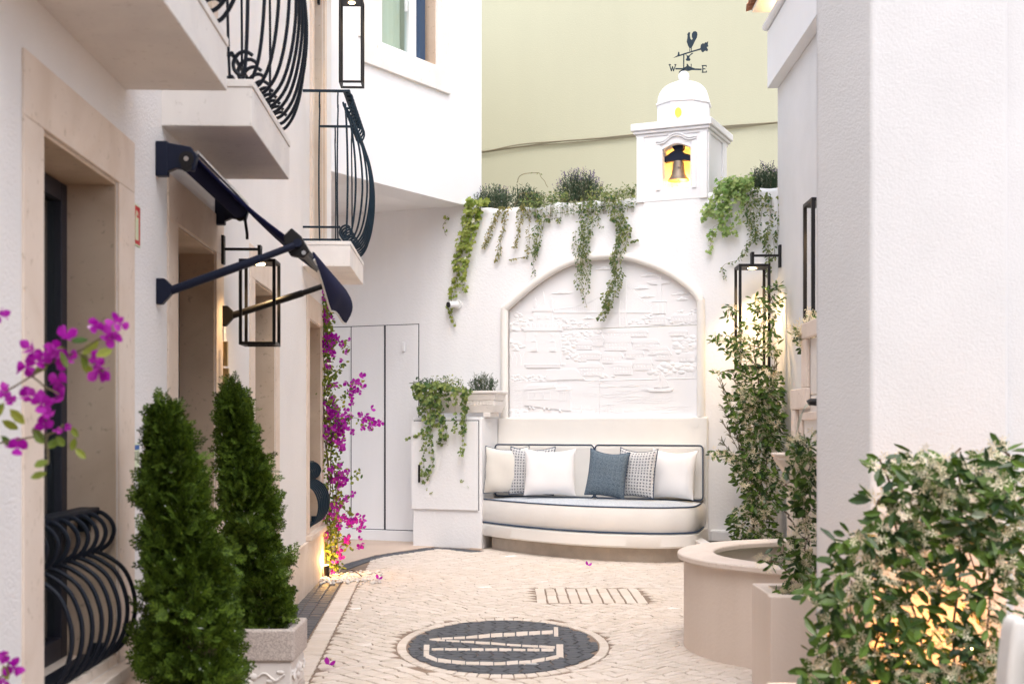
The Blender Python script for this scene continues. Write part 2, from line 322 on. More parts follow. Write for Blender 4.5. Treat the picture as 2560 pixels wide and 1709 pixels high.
MC = V(-.05, 7.1); MA, MBb = .525, .87                # medallion centre and half axes
def ell(p): return math.hypot((p[0] - MC.x) / MA, (p[1] - MC.y) / MBb)
EB, EC = [tuple(G(x, y).xy) for x, y in ((854, 1457), (761, 1612))]
def band_x(y): return EB[0] + (EB[1] - y) * (EC[0] - EB[0]) / (EB[1] - EC[1])      # inner edge of the basalt band along the house
BAND = [G(*q) for q in ((820, 1462), (850, 1423), (937, 1394), (1046, 1377), (1101, 1371), (1204, 1381))]   # basalt line round the side floor
def cell(cx, cy, poly, h, dz, mi, rr, top=.90):
    """one cobble: an irregular stone with worn edges and a tilted top"""
    n = len(poly); c = sum((V(*p) for p in poly), V(0, 0)) / n; h *= .42; dz *= .4
    tx, ty = rr.uniform(-.03, .03), rr.uniform(-.03, .03)
    vs = []
    for k, z in ((1.0, -.01), (.99, h * .55 + dz), (top, h + dz)):
        for p in poly:
            q = c + (V(*p) - c) * k; vs.append((q.x, q.y, z + ((q.x - c.x) * tx + (q.y - c.y) * ty if z > 0 else 0)))
    fs = [(i, (i + 1) % n, n + (i + 1) % n, n + i) for i in range(n)] + [(n + i, n + (i + 1) % n, 2 * n + (i + 1) % n, 2 * n + i) for i in range(n)] + [tuple(range(2 * n, 3 * n))]
    return (c.x, c.y, vs, fs, mi)
stones = []
rs = random.Random(3)
pa = [G(1341, 1508), G(1622, 1508), G(1622, 1472), G(1350, 1472)]
PT = (pa[0].x, pa[1].x, pa[0].y, pa[3].y)             # inspection cover laid in square cobbles
PT2 = (1.42, 1.75, 9.3, 9.75)
def inside_field(x, y):
    if x < band_x(y) + .13 or x > 2.3 or y < 4.6: return False
    if ell((x, y)) < 1.14: return False
    if PT[0] - .03 < x < PT[1] + .03 and PT[2] - .03 < y < PT[3] + .03: return False
    if PT2[0] - .03 < x < PT2[1] + .03 and PT2[2] - .03 < y < PT2[3] + .03: return False
    if x < -.25:                                      # in front of the side floor line
        for a, b in zip(BAND[1:], BAND[2:]):
            if a.x <= x <= b.x and y > a.y + (b.y - a.y) * (x - a.x) / (b.x - a.x) - .05: return False
        if x < BAND[1].x: return y < 10.15
    return True
g = .090; ca, sa = math.cos(R(45)), math.sin(R(45))
def warp(i, j):                                       # diagonal courses that swing in shallow fans
    x = (i - j) * g * .62 + (i + j) * g * .16; y = (i + j) * g * .52 + 8
    return V(x + .05 * math.sin(y * 2.1 + .6 * x), y + .07 * math.cos(x * 3.2 + .4 * y) + .02 * math.sin(x * 9))
jit = {}
def gp(i, j):
    if (i, j) not in jit: jit[(i, j)] = warp(i, j) + V(rs.uniform(-.018, .018), rs.uniform(-.017, .017))
    return jit[(i, j)]
for i in range(-80, 90):
    for j in range(-80, 90):
        c = warp(i + .5, j + .5)
        if not (-1.8 < c.x < 2.4 and 4.4 < c.y < 13): continue
        q = [gp(i, j), gp(i + 1, j), gp(i + 1, j + 1), gp(i, j + 1)]
        if not inside_field(c.x, c.y): continue
        qq = []
        for p in q:
            k = ell(p)
            if k < 1.115: p = MC + (p - MC) * (1.115 / k)
            b = band_x(p.y) + .135
            if p.x < b: p = V(b, p.y)
            qq.append(tuple(c + (p - c) * .90))
        stones.append(cell(c.x, c.y, qq, .016 + rs.uniform(-.003, .003), 0, 0, rs))
for (x0, x1, y0, y1), nx, ny in ((PT, 10, 4), (PT2, 4, 3)):   # square-laid patches
    for i in range(nx):
        for j in range(ny):
            a = x0 + (x1 - x0) * i / nx; b = y0 + (y1 - y0) * j / ny; w = (x1 - x0) / nx; h = (y1 - y0) / ny; e = lambda: rs.uniform(.003, .008)
            stones.append(cell(0, 0, [(a + e(), b + e()), (a + w - e(), b + e()), (a + w - e(), b + h - e()), (a + e(), b + h - e())], .015 + rs.uniform(-.003, .003), 0, 0, rs, .95))
n = 60                                                # pale ring round the medallion
for i in range(n):
    a0 = 2 * math.pi * (i + .04) / n; a1 = 2 * math.pi * (i + .96) / n
    f = lambda a, k: (MC.x + MA * k * math.cos(a), MC.y + MBb * k * math.sin(a))
    for k0, k1 in ((1.015, 1.11),): stones.append(cell(0, 0, [f(a0, k0), f(a1, k0), f(a1, k1), f(a0, k1)], .016, 0, 0, rs, .94))
y = 4.6                                               # pale border row, then four rows of basalt against the house
while y < 10.0:
    h = rs.uniform(.10, .13); b = band_x(y)
    stones.append(cell(0, 0, [(b + .008, y + .004), (b + .122, y + .004), (b + .122, y + h - .006), (b + .008, y + h - .006)], .016, 0, 0, rs)); y += h
for r in range(4):
    y = 4.6 + r * .04
    while y < 10.05:
        h = rs.uniform(.075, .12); b = band_x(y) - .006 - r * .075
        if b - .07 > -1.15 - .0375 * y - .2: stones.append(cell(0, 0, [(b - .069, y + .004), (b, y + .004), (b, y + h - .005), (b - .069, y + h - .005)], .015 + rs.uniform(-.002, .003), 0, 1, rs))
        y += h
bp_ = crom([(p.x, p.y, 0) for p in BAND[1:]], 24)
acc = 0; last = bp_[0]
for p in bp_[1:]:
    if (p - last).length > .075:
        t = (p - last).normalized(); nrm = V(-t.y, t.x, 0)
        for k in range(2):
            a = last + t * .004 + nrm * (k * .075 - .07); b = p - t * .004 + nrm * (k * .075 - .07)
            stones.append(cell(0, 0, [tuple(a.xy), tuple(b.xy), tuple((b + nrm * .068).xy), tuple((a + nrm * .068).xy)], .016, .003, 1, rs))
        last = p
# medallion: basalt field with a pale letter
def Zp(x, y): return G(1000 + .2341 * x, 1500 + .2341 * y).xy
STROKES = [([(310, 428), (700, 408), (1100, 378), (1640, 348)], [10, 26, 42, 40]), ([(1665, 290), (1668, 398)], [50, 50]),
           ([(330, 432), (800, 460), (1300, 495), (1660, 515)], [10, 22, 22, 30]), ([(330, 533), (900, 537), (1650, 543)], [24, 24, 26]),
           ([(1706, 482), (1708, 625)], [80, 84]), ([(285, 480), (280, 615)], [66, 62]),
           ([(270, 600), (400, 652), (700, 682), (1000, 690), (1400, 668), (1700, 612)], [50, 38, 34, 34, 36, 44])]
letter = []
for pts, ws in STROKES:
    vertical = abs(pts[0][0] - pts[-1][0]) < 30
    for k in range(len(pts) - 1):
        (x0, y0), (x1, y1) = pts[k], pts[k + 1]; nseg = max(1, int(round(math.hypot(x1 - x0, (y1 - y0) * 2) / 150)))
        for q in range(nseg):
            t0, t1 = q / nseg + .012, (q + 1) / nseg - .012
            f = lambda t: (x0 + (x1 - x0) * t, y0 + (y1 - y0) * t, ws[k] + (ws[k + 1] - ws[k]) * t)
            (ax, ay, aw), (bx, by, bw) = f(t0), f(t1); aw *= .93; bw *= .93
            if vertical: pl = [Zp(ax - aw / 2, ay), Zp(bx - bw / 2, by), Zp(bx + bw / 2, by), Zp(ax + aw / 2, ay)]
            else: pl = [Zp(ax, ay + aw / 2), Zp(bx, by + bw / 2), Zp(bx, by - bw / 2), Zp(ax, ay - aw / 2)]
            letter.append(cell(0, 0, [tuple(p) for p in pl], .0165, .004, 0, rs, .965))
stones += letter
jit.clear()
def gp2(i, j):
    if (i, j) not in jit: jit[(i, j)] = V(MC.x + (i + .5 * (j % 2)) * .078, MC.y + j * .068) + V(rs.uniform(-.012, .012), rs.uniform(-.012, .012))
    return jit[(i, j)]
def cl(p):
    k = ell(p); return tuple(MC + (V(*p) - MC) * (1.0 / k)) if k > 1.0 else tuple(p)
for i in range(-9, 10):
    for j in range(-15, 15):
        q = [gp2(i, j), gp2(i + 1, j), gp2(i + 1, j + 1), gp2(i, j + 1)]
        c = sum(q, V(0, 0)) / 4
        if ell(c) > 1.02: continue
        stones.append(cell(0, 0, [cl(c + (p - c) * .9) for p in q], .0145 + rs.uniform(-.0015, .0015), 0, 1, rs))
stones = [s for s in stones if s[1] > 5.2]
stones.sort(key=lambda s: s[1])
def fr(x, y): return abs(x / y * FP + 1280 - 1280) if y > 0 else 9e9
vis = [s for s in stones if s[1] > 5.95 and -.62 < (s[0] / s[1]) * FP / 1000]
vis = [s for s in vis if 700 < s[0] / s[1] * FP + PX < 1900]
near = set(id(s) for s in vis[:300]); rest = MB()
for s in stones:
    if id(s) in near:
        m = MB().add([(x - 0, y, z) for x, y, z in s[2]], s[3]); obj('cobblestone', m, M['cobble_dark'] if s[4] else M['cobble'], pave)
    else: rest.add(s[2], s[3], s[4])
obj('cobblestone', rest, [M['cobble'], M['cobble_dark']], pave, kind='stuff')

# ---------------------------------------------------------------- left house
LH = thing('townhouse', 'white townhouse with pale stone door surrounds and curved iron balconies along the alley', 'building', (-1.3, 3, 0))
LSP = [(3.49, 4.25, 3.33, 4.45), (5.13, 5.92, 4.96, 6.10), (7.02, 7.80, 6.86, 7.95), (9.50, 10.30, 9.34, 10.45)]
holes = [(a, b, (.42 if k in (0, 3) else .05), 2.015) for k, (a, b, c, d) in enumerate(LSP)]
UP = [(2.9, 4.0), (5.05, 5.75), (9.68, 10.42)]
holes += [(a, b, 2.56, 4.7) for a, b in UP]
wm = MB(); wall_grid(wm, FL, -6, 11.1, 0, 5.0, .45, holes)
obj('wall', wm, M['stucco_warm'], LH, label='white rough plaster wall')
bk = MB().box(FL, -6, 11.1, 0, 5.0, -3.0, -1.2); obj('rear_wall', bk, M['stucco'], LH)
obj('end_wall', MB().box(FL, 10.8, 11.098, 0, 5.0, -1.2, -.45), M['stucco'], LH)
obj('roof', MB().box(FL, -6, 11.1, 5.0005, 5.1, -3.0, .15), M['terracotta'], LH)
pl = MB()                                             # plinth, interrupted at the doors
for a, b in ((-6, 4.955), (6.105, 6.855), (7.955, 11.08)): pl.box(FL, a, b, 0, .375, 0, .022)
obj('plinth', pl, M['stone'], LH, bevel=.004)
def surround(k, sill):
    a, b, c, d = LSP[k]; z0 = .42 if sill else .0; m = MB()
    w = obj('window' if sill else 'door', MB().box(FL, a, b, z0 - .0, z0 + .03, -.26, -.001), M['stone'], LH)
    for x0, x1 in ((c, a), (b, d)): obj('jamb', MB().box(FL, x0, x1, z0 + (.0 if not sill else .002), 2.015, -.002, .007), M['stone'], w, bevel=.003)
    obj('lintel', MB().box(FL, c, d, 2.0155, 2.19, -.002, .007), M['stone'], w, bevel=.003)
    rv = MB().box(FL, a, a + .012, z0 + .03, 2.003, -.30, -.003).box(FL, b - .012, b, z0 + .03, 2.003, -.30, -.003).box(FL, a, b, 2.003, 2.0148, -.30, -.003)
    obj('reveal', rv, M['stone_shaded'], w, bevel=.002)
    if sill: obj('sill', MB().box(FL, c - .01, d + .01, .377, .418, -.05, .045), M['stone'], w, bevel=.004)
    fm = MB(); fb = -.16
    for s0, s1 in ((a + .013, a + .073), (b - .073, b - .013)): fm.box(FL, s0, s1, z0 + .031, 2.0, fb - .07, fb)
    fm.box(FL, a + .073, b - .073, 1.94, 2.0, fb - .07, fb).box(FL, a + .073, b - .073, z0 + .031, z0 + .10, fb - .07, fb).box(FL, (a + b) / 2 - .03, (a + b) / 2 + .03, z0 + .10, 1.94, fb - .05, fb - .005)
    obj('frame', fm, M['black_soft'], w, bevel=.003)
    obj('pane', MB().box(FL, a + .073, b - .073, z0 + .10, 1.94, fb - .03, fb - .024), M['glass'], w)
    obj('curtain', MB().box(FL, a + .02, b - .02, z0 + .03, 2.0, fb - .12, fb - .1), M['curtain'], w)
    return w
WN = [surround(0, True), surround(1, False), surround(2, False), surround(3, True)]
for a, b in UP:                                       # balcony doors above
    w = obj('balcony_door', MB().box(FL, a, b, 2.535, 2.56, -.3, .0), M['stone'], LH)
    for x0, x1 in ((a - .14, a), (b, b + .14)): obj('jamb', MB().box(FL, x0, x1, 2.535, 4.70, -.002, .02), M['stone'], w, bevel=.003)
    obj('lintel', MB().box(FL, a - .14, b + .14, 4.7005, 4.87, -.002, .02), M['stone'], w, bevel=.003)
    obj('reveal', MB().box(FL, a, a + .012, 2.56, 4.69, -.30, -.003).box(FL, b - .012, b, 2.56, 4.69, -.30, -.003).box(FL, a, b, 4.688, 4.6995, -.3, -.003), M['stone'], w)
    obj('frame', MB().box(FL, a + .013, a + .08, 2.56, 4.68, -.27, -.22).box(FL, b - .08, b - .013, 2.56, 4.68, -.27, -.22).box(FL, a + .08, b - .08, 4.6, 4.68, -.27, -.22), M['black_soft'], w)
    obj('pane', MB().box(FL, a + .08, b - .08, 2.57, 4.6, -.25, -.245), M['glass'], w)
    obj('curtain', MB().box(FL, a + .02, b - .02, 2.56, 4.68, -.36, -.34), M['curtain'], w)

PROF = [(.300, .035), (.345, .055), (.395, .13), (.43, .26), (.447, .42), (.44, .58), (.41, .74), (.365, .87), (.325, .95), (.305, .99)]
def balcony(s0, s1, metal, n, y_lab):
    b = obj('balcony', MB().box(FL, s0, s1, 2.35, 2.50, -.002, .341), M['stone_pale'] if s0 > 4.5 else M['stone_pale'], LH, bevel=.004, label=y_lab)
    obj('coping', MB().box(FL, s0 - .004, s1 + .004, 2.5005, 2.53, -.002, .346), M['stone_pale'], b, bevel=.003)
    a = s0 + .05; c = s1 - .05; z = 2.53
    src = None
    def bars(s, k):
        m = MB(); r = .0075
        m.tube(crom([FL.pt(s, z + q, .30 + (p - .30) * (k if p > .3 else 1)) for p, q in PROF], 5), r, 7)
        m.tube(crom([FL.pt(s, z + q, p) for p, q in [(.305, 1.07), (.345, 1.05), (.352, 1.0), (.325, .955), (.295, .965), (.285, 1.0)]], 4), r, 7)     # upper scroll
        m.tube(crom([FL.pt(s, z + q, p) for p, q in [(.335, .105), (.31, .12), (.28, .11), (.262, .08), (.265, .05), (.285, .03), (.31, .035)]], 4), r, 7)   # lower scroll
        return m
    for i in range(n):
        s = a + (c - a) * i / (n - 1)
        obj('baluster', bars(s, min((.12, .45, .72, .9, 1)[min(i, 4)], (.82, .95, 1)[min(n - 1 - i, 2)])), metal, b, smooth=50)
    m = MB()
    m.box(FL, a - .02, c + .02, z + 1.07, z + 1.085, .285, .335)
    for s in (a - .005, c + .005): m.box(FL, s - .012, s + .012, z + 1.07, z + 1.085, .0, .285)
    obj('handrail', m, metal, b); m = MB()
    for zz in (.015, .105):
        m.tube([FL.pt(a - .03, z + zz, .26), FL.pt(c + .03, z + zz, .26)], .008, 6)
        for s in (a - .01, c + .01): m.tube([FL.pt(s, z + zz, .0), FL.pt(s, z + zz, .26)], .008, 6)
    obj('bottom_rail', m, metal, b)
    end = None
    for s, sg in ((a - .01, -1), (c + .01, 1)):
        for d in (.12, .25):
            mm = MB().tube(crom([FL.pt(s + sg * k, z + q, d) for k, q in [(.0, .0), (.03, .12), (.055, .35), (.05, .6), (.025, .82), (.0, .93), (.0, .98)]], 4), .006, 6)
            mm.tube([FL.pt(s, z + 1.07, d), FL.pt(s + sg * .018, z + 1.03, d), FL.pt(s + sg * .015, z + .95, d)], .006, 6)
            obj('baluster', mm, metal, b, smooth=50)
    return b
balcony(2.95, 4.36, M['iron'], 13, 'nearest stone balcony seen from below')
balcony(4.874, 5.92, M['iron'], 10, 'balcony with dark iron bars above the awning')
balcony(9.10, 10.27, M['iron_teal'], 11, 'balcony with blue-green iron bars furthest along the house')
def hoops(w, s0, s1, n, metal):                       # pot-bellied bars in front of a low window
    src = None; r = .0072
    for i in range(n):
        s = s0 + .04 + (s1 - s0 - .08) * i / (n - 1)
        if src is None:
            m = MB().tube(crom([FL.pt(s, q, p) for p, q in [(-.07, .915), (-.045, .925), (-.012, .90), (.0, .865), (-.015, .825), (-.045, .80), (-.03, .815)][:6]], 4), r, 7)
            m.tube(crom([FL.pt(s, q, p) for p, q in [(-.085, .80), (-.03, .785), (.03, .74), (.062, .67), (.068, .60), (.05, .53), (.01, .475), (-.04, .45), (-.08, .445)]], 5), r, 8)
            src = obj('baluster', m, metal, w, smooth=50); s_0 = s
        else: inst('baluster', src, w, FL.t * (s - s_0))
    obj('handrail', MB().box(FL, s0 + .01, s1 - .01, .915, .94, -.12, -.055).box(FL, s1 - .04, s1 - .02, .86, .915, -.12, -.08), metal, w, bevel=.003)
    obj('bottom_rail', MB().box(FL, s0 + .01, s1 - .01, .435, .455, -.11, -.05).box(FL, s1 - .07, s1 - .05, .455, .50, -.07, -.03), metal, w)
hoops(WN[0], 3.49, 4.25, 8, M['iron']); hoops(WN[3], 9.50, 10.30, 7, M['iron_teal'])

# signs, intercom, door pull on the house
def sign(name, label, x0, x1, y0, y1, cat='sign'):
    s0 = FL.img(x0)[0]; s1 = FL.img(x1)[0]; sm = (s0 + s1) / 2
    z1 = EYE + (HY - y0) * s0 / FP; z0 = EYE + (HY - y1) * s0 / FP
    t = thing(name, label, cat, FL.pt(sm, z0, 0)); return t, s0, s1, z0, z1
t, s0, s1, z0, z1 = sign('fire_sign', 'small red and pale green fire hose sign on the wall beside the window surround', 334, 348, 508, 612)
obj('plate', MB().box(FL, s0, s1, z0, z1, .001, .004), M['glowg'], t)
obj('red_field', MB().box(FL, s0 + .004, s1 - .005, z0 + .006, z1 - .006, .0041, .0046), M['red'], t)
obj('pictogram', MB().box(FL, s0 + .006, s1 - .028, z0 + .02, z1 - .045, .0047, .0052).prism(FL, [(s0 + .008, z1 - .045), (s0 + .02, z1 - .02), (s0 + .04, z1 - .025), (s0 + .05, z1 - .04), (s0 + .03, z1 - .033), (s0 + .02, z1 - .045)], .0047, .0052), M['glowg'], t)
t, s0, s1, z0, z1 = sign('information_sign', 'small pale green notice with a blue top strip behind the nearer clipped conifer', 330, 346, 1108, 1168)
obj('plate', MB().box(FL, s0, s1, z0, z1, .001, .004), M['glowg'], t)
obj('blue_strip', MB().box(FL, s0 + .004, s1 - .004, z1 - .022, z1 - .006, .0041, .0046), M['sblue'], t)
m = MB()
for a in (.012, .05):
    for k in range(5): m.box(FL, s0 + a, s0 + a + .026, z1 - .033 - k * .006, z1 - .030 - k * .006, .0041, .0046)
obj('print', m, M['sdark'], t)
t, s0, s1, z0, z1 = sign('door_pull', 'long brass pull handle upright on the stone jamb beneath the awning', 545, 551, 853, 982, 'handle')
obj('upper_bar', MB().box(FL, s0, s0 + .02, (z0 + z1) / 2 + .005, z1, .022, .045), M['brass'], t, bevel=.003)
obj('lower_bar', MB().box(FL, s0, s0 + .02, z0, (z0 + z1) / 2 - .005, .022, .05), M['brass'], t, bevel=.003)
t, s0, s1, z0, z1 = sign('intercom', 'slim black door intercom with white back plate behind the second conifer tip', 562, 573, 940, 1028, 'intercom')
obj('back_plate', MB().box(FL, s0 - .02, s1 - .08, z0 - .02, z1 + .01, .001, .012), M['white_paint'], t, bevel=.003)
obj('body', MB().box(FL, s0 + .01, s0 + .06, z0, z1 - .01, .012, .035), M['black'], t, bevel=.004)
obj('button', MB().box(FL, s0 + .025, s0 + .045, (z0 + z1) / 2, (z0 + z1) / 2 + .012, .0352, .037), M['sblue'], t)

# ---------------------------------------------------------------- corner house (oblique front with soffit)
CH = thing('corner_house', 'blank white corner house overhanging the passage, one stone-framed window up high', 'building', (-1.5, 12, 3.49))
ZS = 3.49
A = FJ.pt(0, 0); Bq = FJ.pt(1.126 * 2.069, 0); 
wz0, wz1 = 4.80, 6.3; ws0, ws1 = .35 * 1, .735 * 2.069
ws0 = FJ.img(915)[0]; ws1 = FJ.img(1090)[0]
m = MB(); wall_grid(m, FJ, -.6, 1.126 * 2.069, ZS, 6.9, .35, [(ws0, ws1, wz0, wz1)])
obj('wall', m, M['stucco_fine'], CH)
obj('soffit', MB().add([FJ.pt(-.6, ZS + .006, -.01), FJ.pt(2.32, ZS + .006, -.01), V(-.42, 13.75, ZS + .006), V(-4.5, 16, ZS + .006), V(-4.5, 10.6, ZS + .006), V(-1.95, 10.6, ZS + .006)] , [(0, 1, 2, 3, 4, 5)]), M['stucco'], CH)
obj('rear_wall', MB().plan([(-.50, 13.6), (-.44, 14.9), (-4.5, 17), (-4.5, 15.6)], ZS + .01, 6.9), M['stucco'], CH)
w = obj('window', MB().box(FJ, ws0 - .02, ws1 + .0, wz0 - .001, wz0 + .012, -.28, -.002), M['stone_pale'], CH)
obj('sill', MB().box(FJ, FJ.img(910)[0] - .05, FJ.img(1121)[0], 4.56, 4.785, -.002, .035), M['stone_pale'], w, bevel=.005)
obj('jamb', MB().box(FJ, ws1, FJ.img(1119)[0], 4.786, 6.5, -.002, .022), M['stone_pale'], w, bevel=.003); obj('jamb', MB().box(FJ, FJ.img(912)[0] - .1, FJ.img(951)[0], 4.786, 6.5, -.012, .022), M['stone_pale'], w, bevel=.003)
obj('reveal', MB().box(FJ, ws1 - .012, ws1 - .001, wz0 + .012, wz1, -.3, -.003), M['stone_shaded'], w)
sa_, sb_, sc_, sd_ = [FJ.img(x, d=-.1)[0] for x in (951, 1026, 1038, 1052)]
obj('frame', MB().box(FJ, sa_ - .3, sb_ - .02, wz0 + .013, wz0 + .07, -.16, -.1).box(FJ, sb_ - .02, sc_ + .02, wz0 + .013, wz1, -.16, -.1), M['pvc'], w, bevel=.003)
obj('shutter_rail', MB().box(FJ, sc_ + .022, sd_ + .02, wz0 + .013, wz1, -.2, -.06), M['frame_blue'], w, bevel=.003)
obj('pane', MB().box(FJ, sa_ - .3, sb_ - .02, wz0 + .07, wz1, -.135, -.13), M['glass'], w)
m = MB(); N = 40; s_a, s_b = sa_ - .3, ws1 - .03
for k in range(N):
    t0, t1 = k / N, (k + 1) / N; f = lambda t: FJ.pt(s_a + (s_b - s_a) * t, wz0 + .02, -.26 + .03 * math.sin(t * 60))
    a, b = f(t0), f(t1); m.add([a, b, b + V(0, 0, 1.45), a + V(0, 0, 1.45)], [(0, 1, 2, 3)])
obj('curtain', m, M['curtain'], w, smooth=80)
obj('room_wall', MB().box(FJ, s_a, ws1, wz0, wz1, -.349, -.33), M['room'], w)
obj('handle', MB().box(FJ, sb_ - .10, sb_ - .085, 5.25, 5.42, -.10, -.07), M['pvc'], w, bevel=.004)

# ---------------------------------------------------------------- yellow house
YH = thing('rear_house', 'tall blank pale yellow house wall rising behind the white garden wall', 'building', (1, 16.5, 0))
obj('wall', MB().box(FY, -8, 12, 0, 9.5, -.4, 0), M['yellow'], YH)
obj('cornice', MB().box(FY, -8, 12, 9.501, 9.8, -.5, .15), M['yellow'], YH)
cab = MB()
wpt = [FY.img(x, y, .03) for x, y in ((1100, 386), (1204, 382), (1300, 368), (1400, 357), (1500, 350), (1588, 341), (1700, 330), (1830, 318), (1943, 309), (2060, 298))]
for k in range(3):
    cab.tube(crom([FY.pt(s, z + .012 * k + rs.uniform(-.012, .012), .03 + .006 * k) for s, z in wpt], 6), .009, 6)
cab = obj('wall_cable', cab, mat('cable_sheath', (.30, .27, .19), .7)); tag(cab, 'bundle of thin cables strung across the pale yellow wall', 'cable')

# ---------------------------------------------------------------- garden wall with arch
GW = thing('garden_wall', 'white plaster wall closing the courtyard with an arched niche and hidden doors', 'wall', (0, 13, 0))
ARC = [(1269.3, 775.4), (1298.7, 749), (1328, 724), (1372, 692), (1416, 668), (1460, 654), (1498, 648.5), (1533, 647), (1577, 652), (1621, 665.5), (1665, 684.5), (1709, 714), (1733, 737), (1745, 757)]
arc = [FB.img(x, y) for x, y in ARC]
aS0, aS1 = arc[0][0], arc[-1][0]; zl = 1.31; ztop = 3.44
zr = max(z for s, z in arc) + .08
sL, sR = -3.4, FB.img(1946)[0] + .25
m = MB(); wall_grid(m, FB, sL, sR, 0, ztop - .04, .45, [(aS0, aS1, zl, zr)]); sK = FB.img(1190)[0]; m.box(FB, sL, sK, ztop - .04, ZS + .0055, -.45, 0)
ac = crom([(s, z, 0) for s, z in arc], 5)
for d in (0.0,):
    vs = []; 
    for p in ac: vs += [FB.pt(p.x, p.y, d), FB.pt(p.x, zr, d)]
    m.add(vs, [(2 * i, 2 * i + 2, 2 * i + 3, 2 * i + 1) for i in range(len(ac) - 1)])
obj('wall', m, M['stucco'], GW)
edge = [(aS0, zl)] + [(p.x, p.y) for p in ac] + [(aS1, zl)]
vs = []
for s, z in edge: vs += [FB.pt(s, z, .02), FB.pt(s, z, -.09)]
obj('niche_reveal', MB().add(vs, [(2 * i, 2 * i + 1, 2 * i + 3, 2 * i + 2) for i in range(len(edge) - 1)]), M['kick'], GW)  # brown tone puts the shadow line inside the niche into the colour
# slightly uneven coping swelling over the wall
m = MB(); N = 60
xs = [sK + .001 + (sR - sK) * i / N for i in range(N + 1)]
bump = [.012 * math.sin(i * .9) + .01 * math.sin(i * .37 + 1) for i in range(N + 1)]
ring = []
for i, s in enumerate(xs): ring.append([FB.pt(s, ztop - .0401, .001), FB.pt(s, ztop - .012 + bump[i], .0), FB.pt(s, ztop + bump[i], -.02), FB.pt(s, ztop + bump[i], -.10), FB.pt(s, ztop - .0401, -.12)])
vs = [p for r_ in ring for p in r_]; k = 5
m.add(vs, [(i * k + j, (i + 1) * k + j, (i + 1) * k + j + 1, i * k + j + 1) for i in range(N) for j in range(k - 1)])
obj('coping', m, M['stucco'], GW, smooth=60)
obj('planting_trough', MB().box(FB, sK, sR, ztop - .0399, ztop - .02, -.44, -.121), M['soil'], GW)
obj('trough_back', MB().box(FB, sK, sR, ztop - .0399, ztop - .005, -.48, -.4401), M['stucco'], GW)
# roll moulding round the arch
off = .033
path = [FB.pt(aS0 - off, zl - .0, .006)]; path += [FB.pt(aS0 - off, zl + (arc[0][1] - zl) * t, .006) for t in (.3, .6, .85)]
cxs = (aS0 + aS1) / 2
for p in ac:
    n_ = V(p.x - cxs, (p.y - 1.9) * 1.0).normalized(); path.append(FB.pt(p.x + n_.x * off, p.y + n_.y * off, .006))
path += [FB.pt(aS1 + off, zl + (arc[-1][1] - zl) * t, .006) for t in (.85, .6, .3)] + [FB.pt(aS1 + off, zl, .006)]
path = crom(path, 3)
obj('arch_moulding', MB().tube(path, .040, 14), M['cream'], GW, smooth=60)
sA = FB.img(1248)[0]; sZ = FB.img(1772)[0]
obj('niche_apron', MB().box(FB, sA - .0, sZ, 0, zl, -.0, .045), M['cream'], GW, bevel=.02, seg=4)
c0 = FB.img(1736, 1056, .05); obj('cover_disc', MB().prism(FB, [(c0[0] + .048 * math.cos(a * .3142), c0[1] + .048 * math.sin(a * .3142)) for a in range(20)], .0455, .0485), M['cream'], GW)
# hidden doors in the wall
def leaf_(x0, x1, yt, yb, d=.012, nm='door_leaf', lab=None):
    a = FB.img(x0)[0]; b = FB.img(x1)[0]; zt = FB.img(963, yt)[1]; zb = FB.img(963, yb)[1]
    return obj(nm, MB().box(FB, a, b, zb, zt, .0005, d), M['stucco'], GW, bevel=.003, label=lab), a, b, zb, zt
leaf_(700, 874, 814, 1322, .006, 'wall_panel'); 
dl, a, b, zb, zt = leaf_(880, 960.5, 814, 1322); dr, a2, b2, zb, zt = leaf_(965.5, 1046, 814, 1322)
obj('door_gap', MB().box(FB, FB.img(877)[0], FB.img(880)[0] , zb, zt, .0004, .001).box(FB, b, a2, zb, zt, .0004, .0012).box(FB, FB.img(1046)[0], FB.img(1048)[0], zb, zt + .01, .0004, .001).box(FB, FB.img(700)[0], FB.img(1048)[0], zt, zt + .008, .0004, .001).box(FB, FB.img(880)[0], FB.img(1046)[0], zb - .008, zb, .0004, .001), M['black_soft'], GW)
c1 = FB.img(1012, 867); obj('door_knob', MB().box(FB, c1[0] - .018, c1[0] + .018, c1[1] - .05, c1[1] + .05, .0121, .04), M['stucco'], GW, bevel=.008)
obj('base_step', MB().box(FB, sL, FB.img(1040)[0], 0, .12, .0005, .03), M['stucco'], GW, bevel=.005)
obj('base_curb', MB().box(FB, sZ + .02, sR - .3, 0, .24, .0005, .05), M['stucco'], GW, bevel=.02)

# relief panels in the niche
RP = thing('relief_mural', 'white plaster relief of a river city with fortress tower, bridge, tram and boat', 'relief', FB.pt((aS0 + aS1) / 2, zl, -.05))
dR = -.045
def Q(zx, zy): return FB.img(1240 + .2933 * zx, 620 + .2933 * zy, dR)
seam = lambda s: Q(100, 712)[1] + (s - Q(100, 712)[0]) / (Q(1720, 655)[0] - Q(100, 712)[0]) * (Q(1720, 655)[1] - Q(100, 712)[1])
up = [(aS0, seam(aS0) + .003)] + [(p.x, p.y) for p in ac] + [(aS1, seam(aS1) + .003)]
RU = obj('upper_slab', MB().prism(FB, up, dR - .04, dR), M['relief'], RP)
smid = Q(880, 900)[0]
RL = obj('lower_slab', MB().prism(FB, [(aS0, zl), (smid - .001, zl), (smid - .001, seam(smid) - .003), (aS0, seam(aS0) - .003)], dR - .04, dR), M['relief'], RP)
RL2 = obj('lower_slab', MB().prism(FB, [(smid + .001, zl), (aS1, zl), (aS1, seam(aS1) - .003), (smid + .001, seam(smid) - .003)], dR - .04, dR - .001), M['relief'], RP)
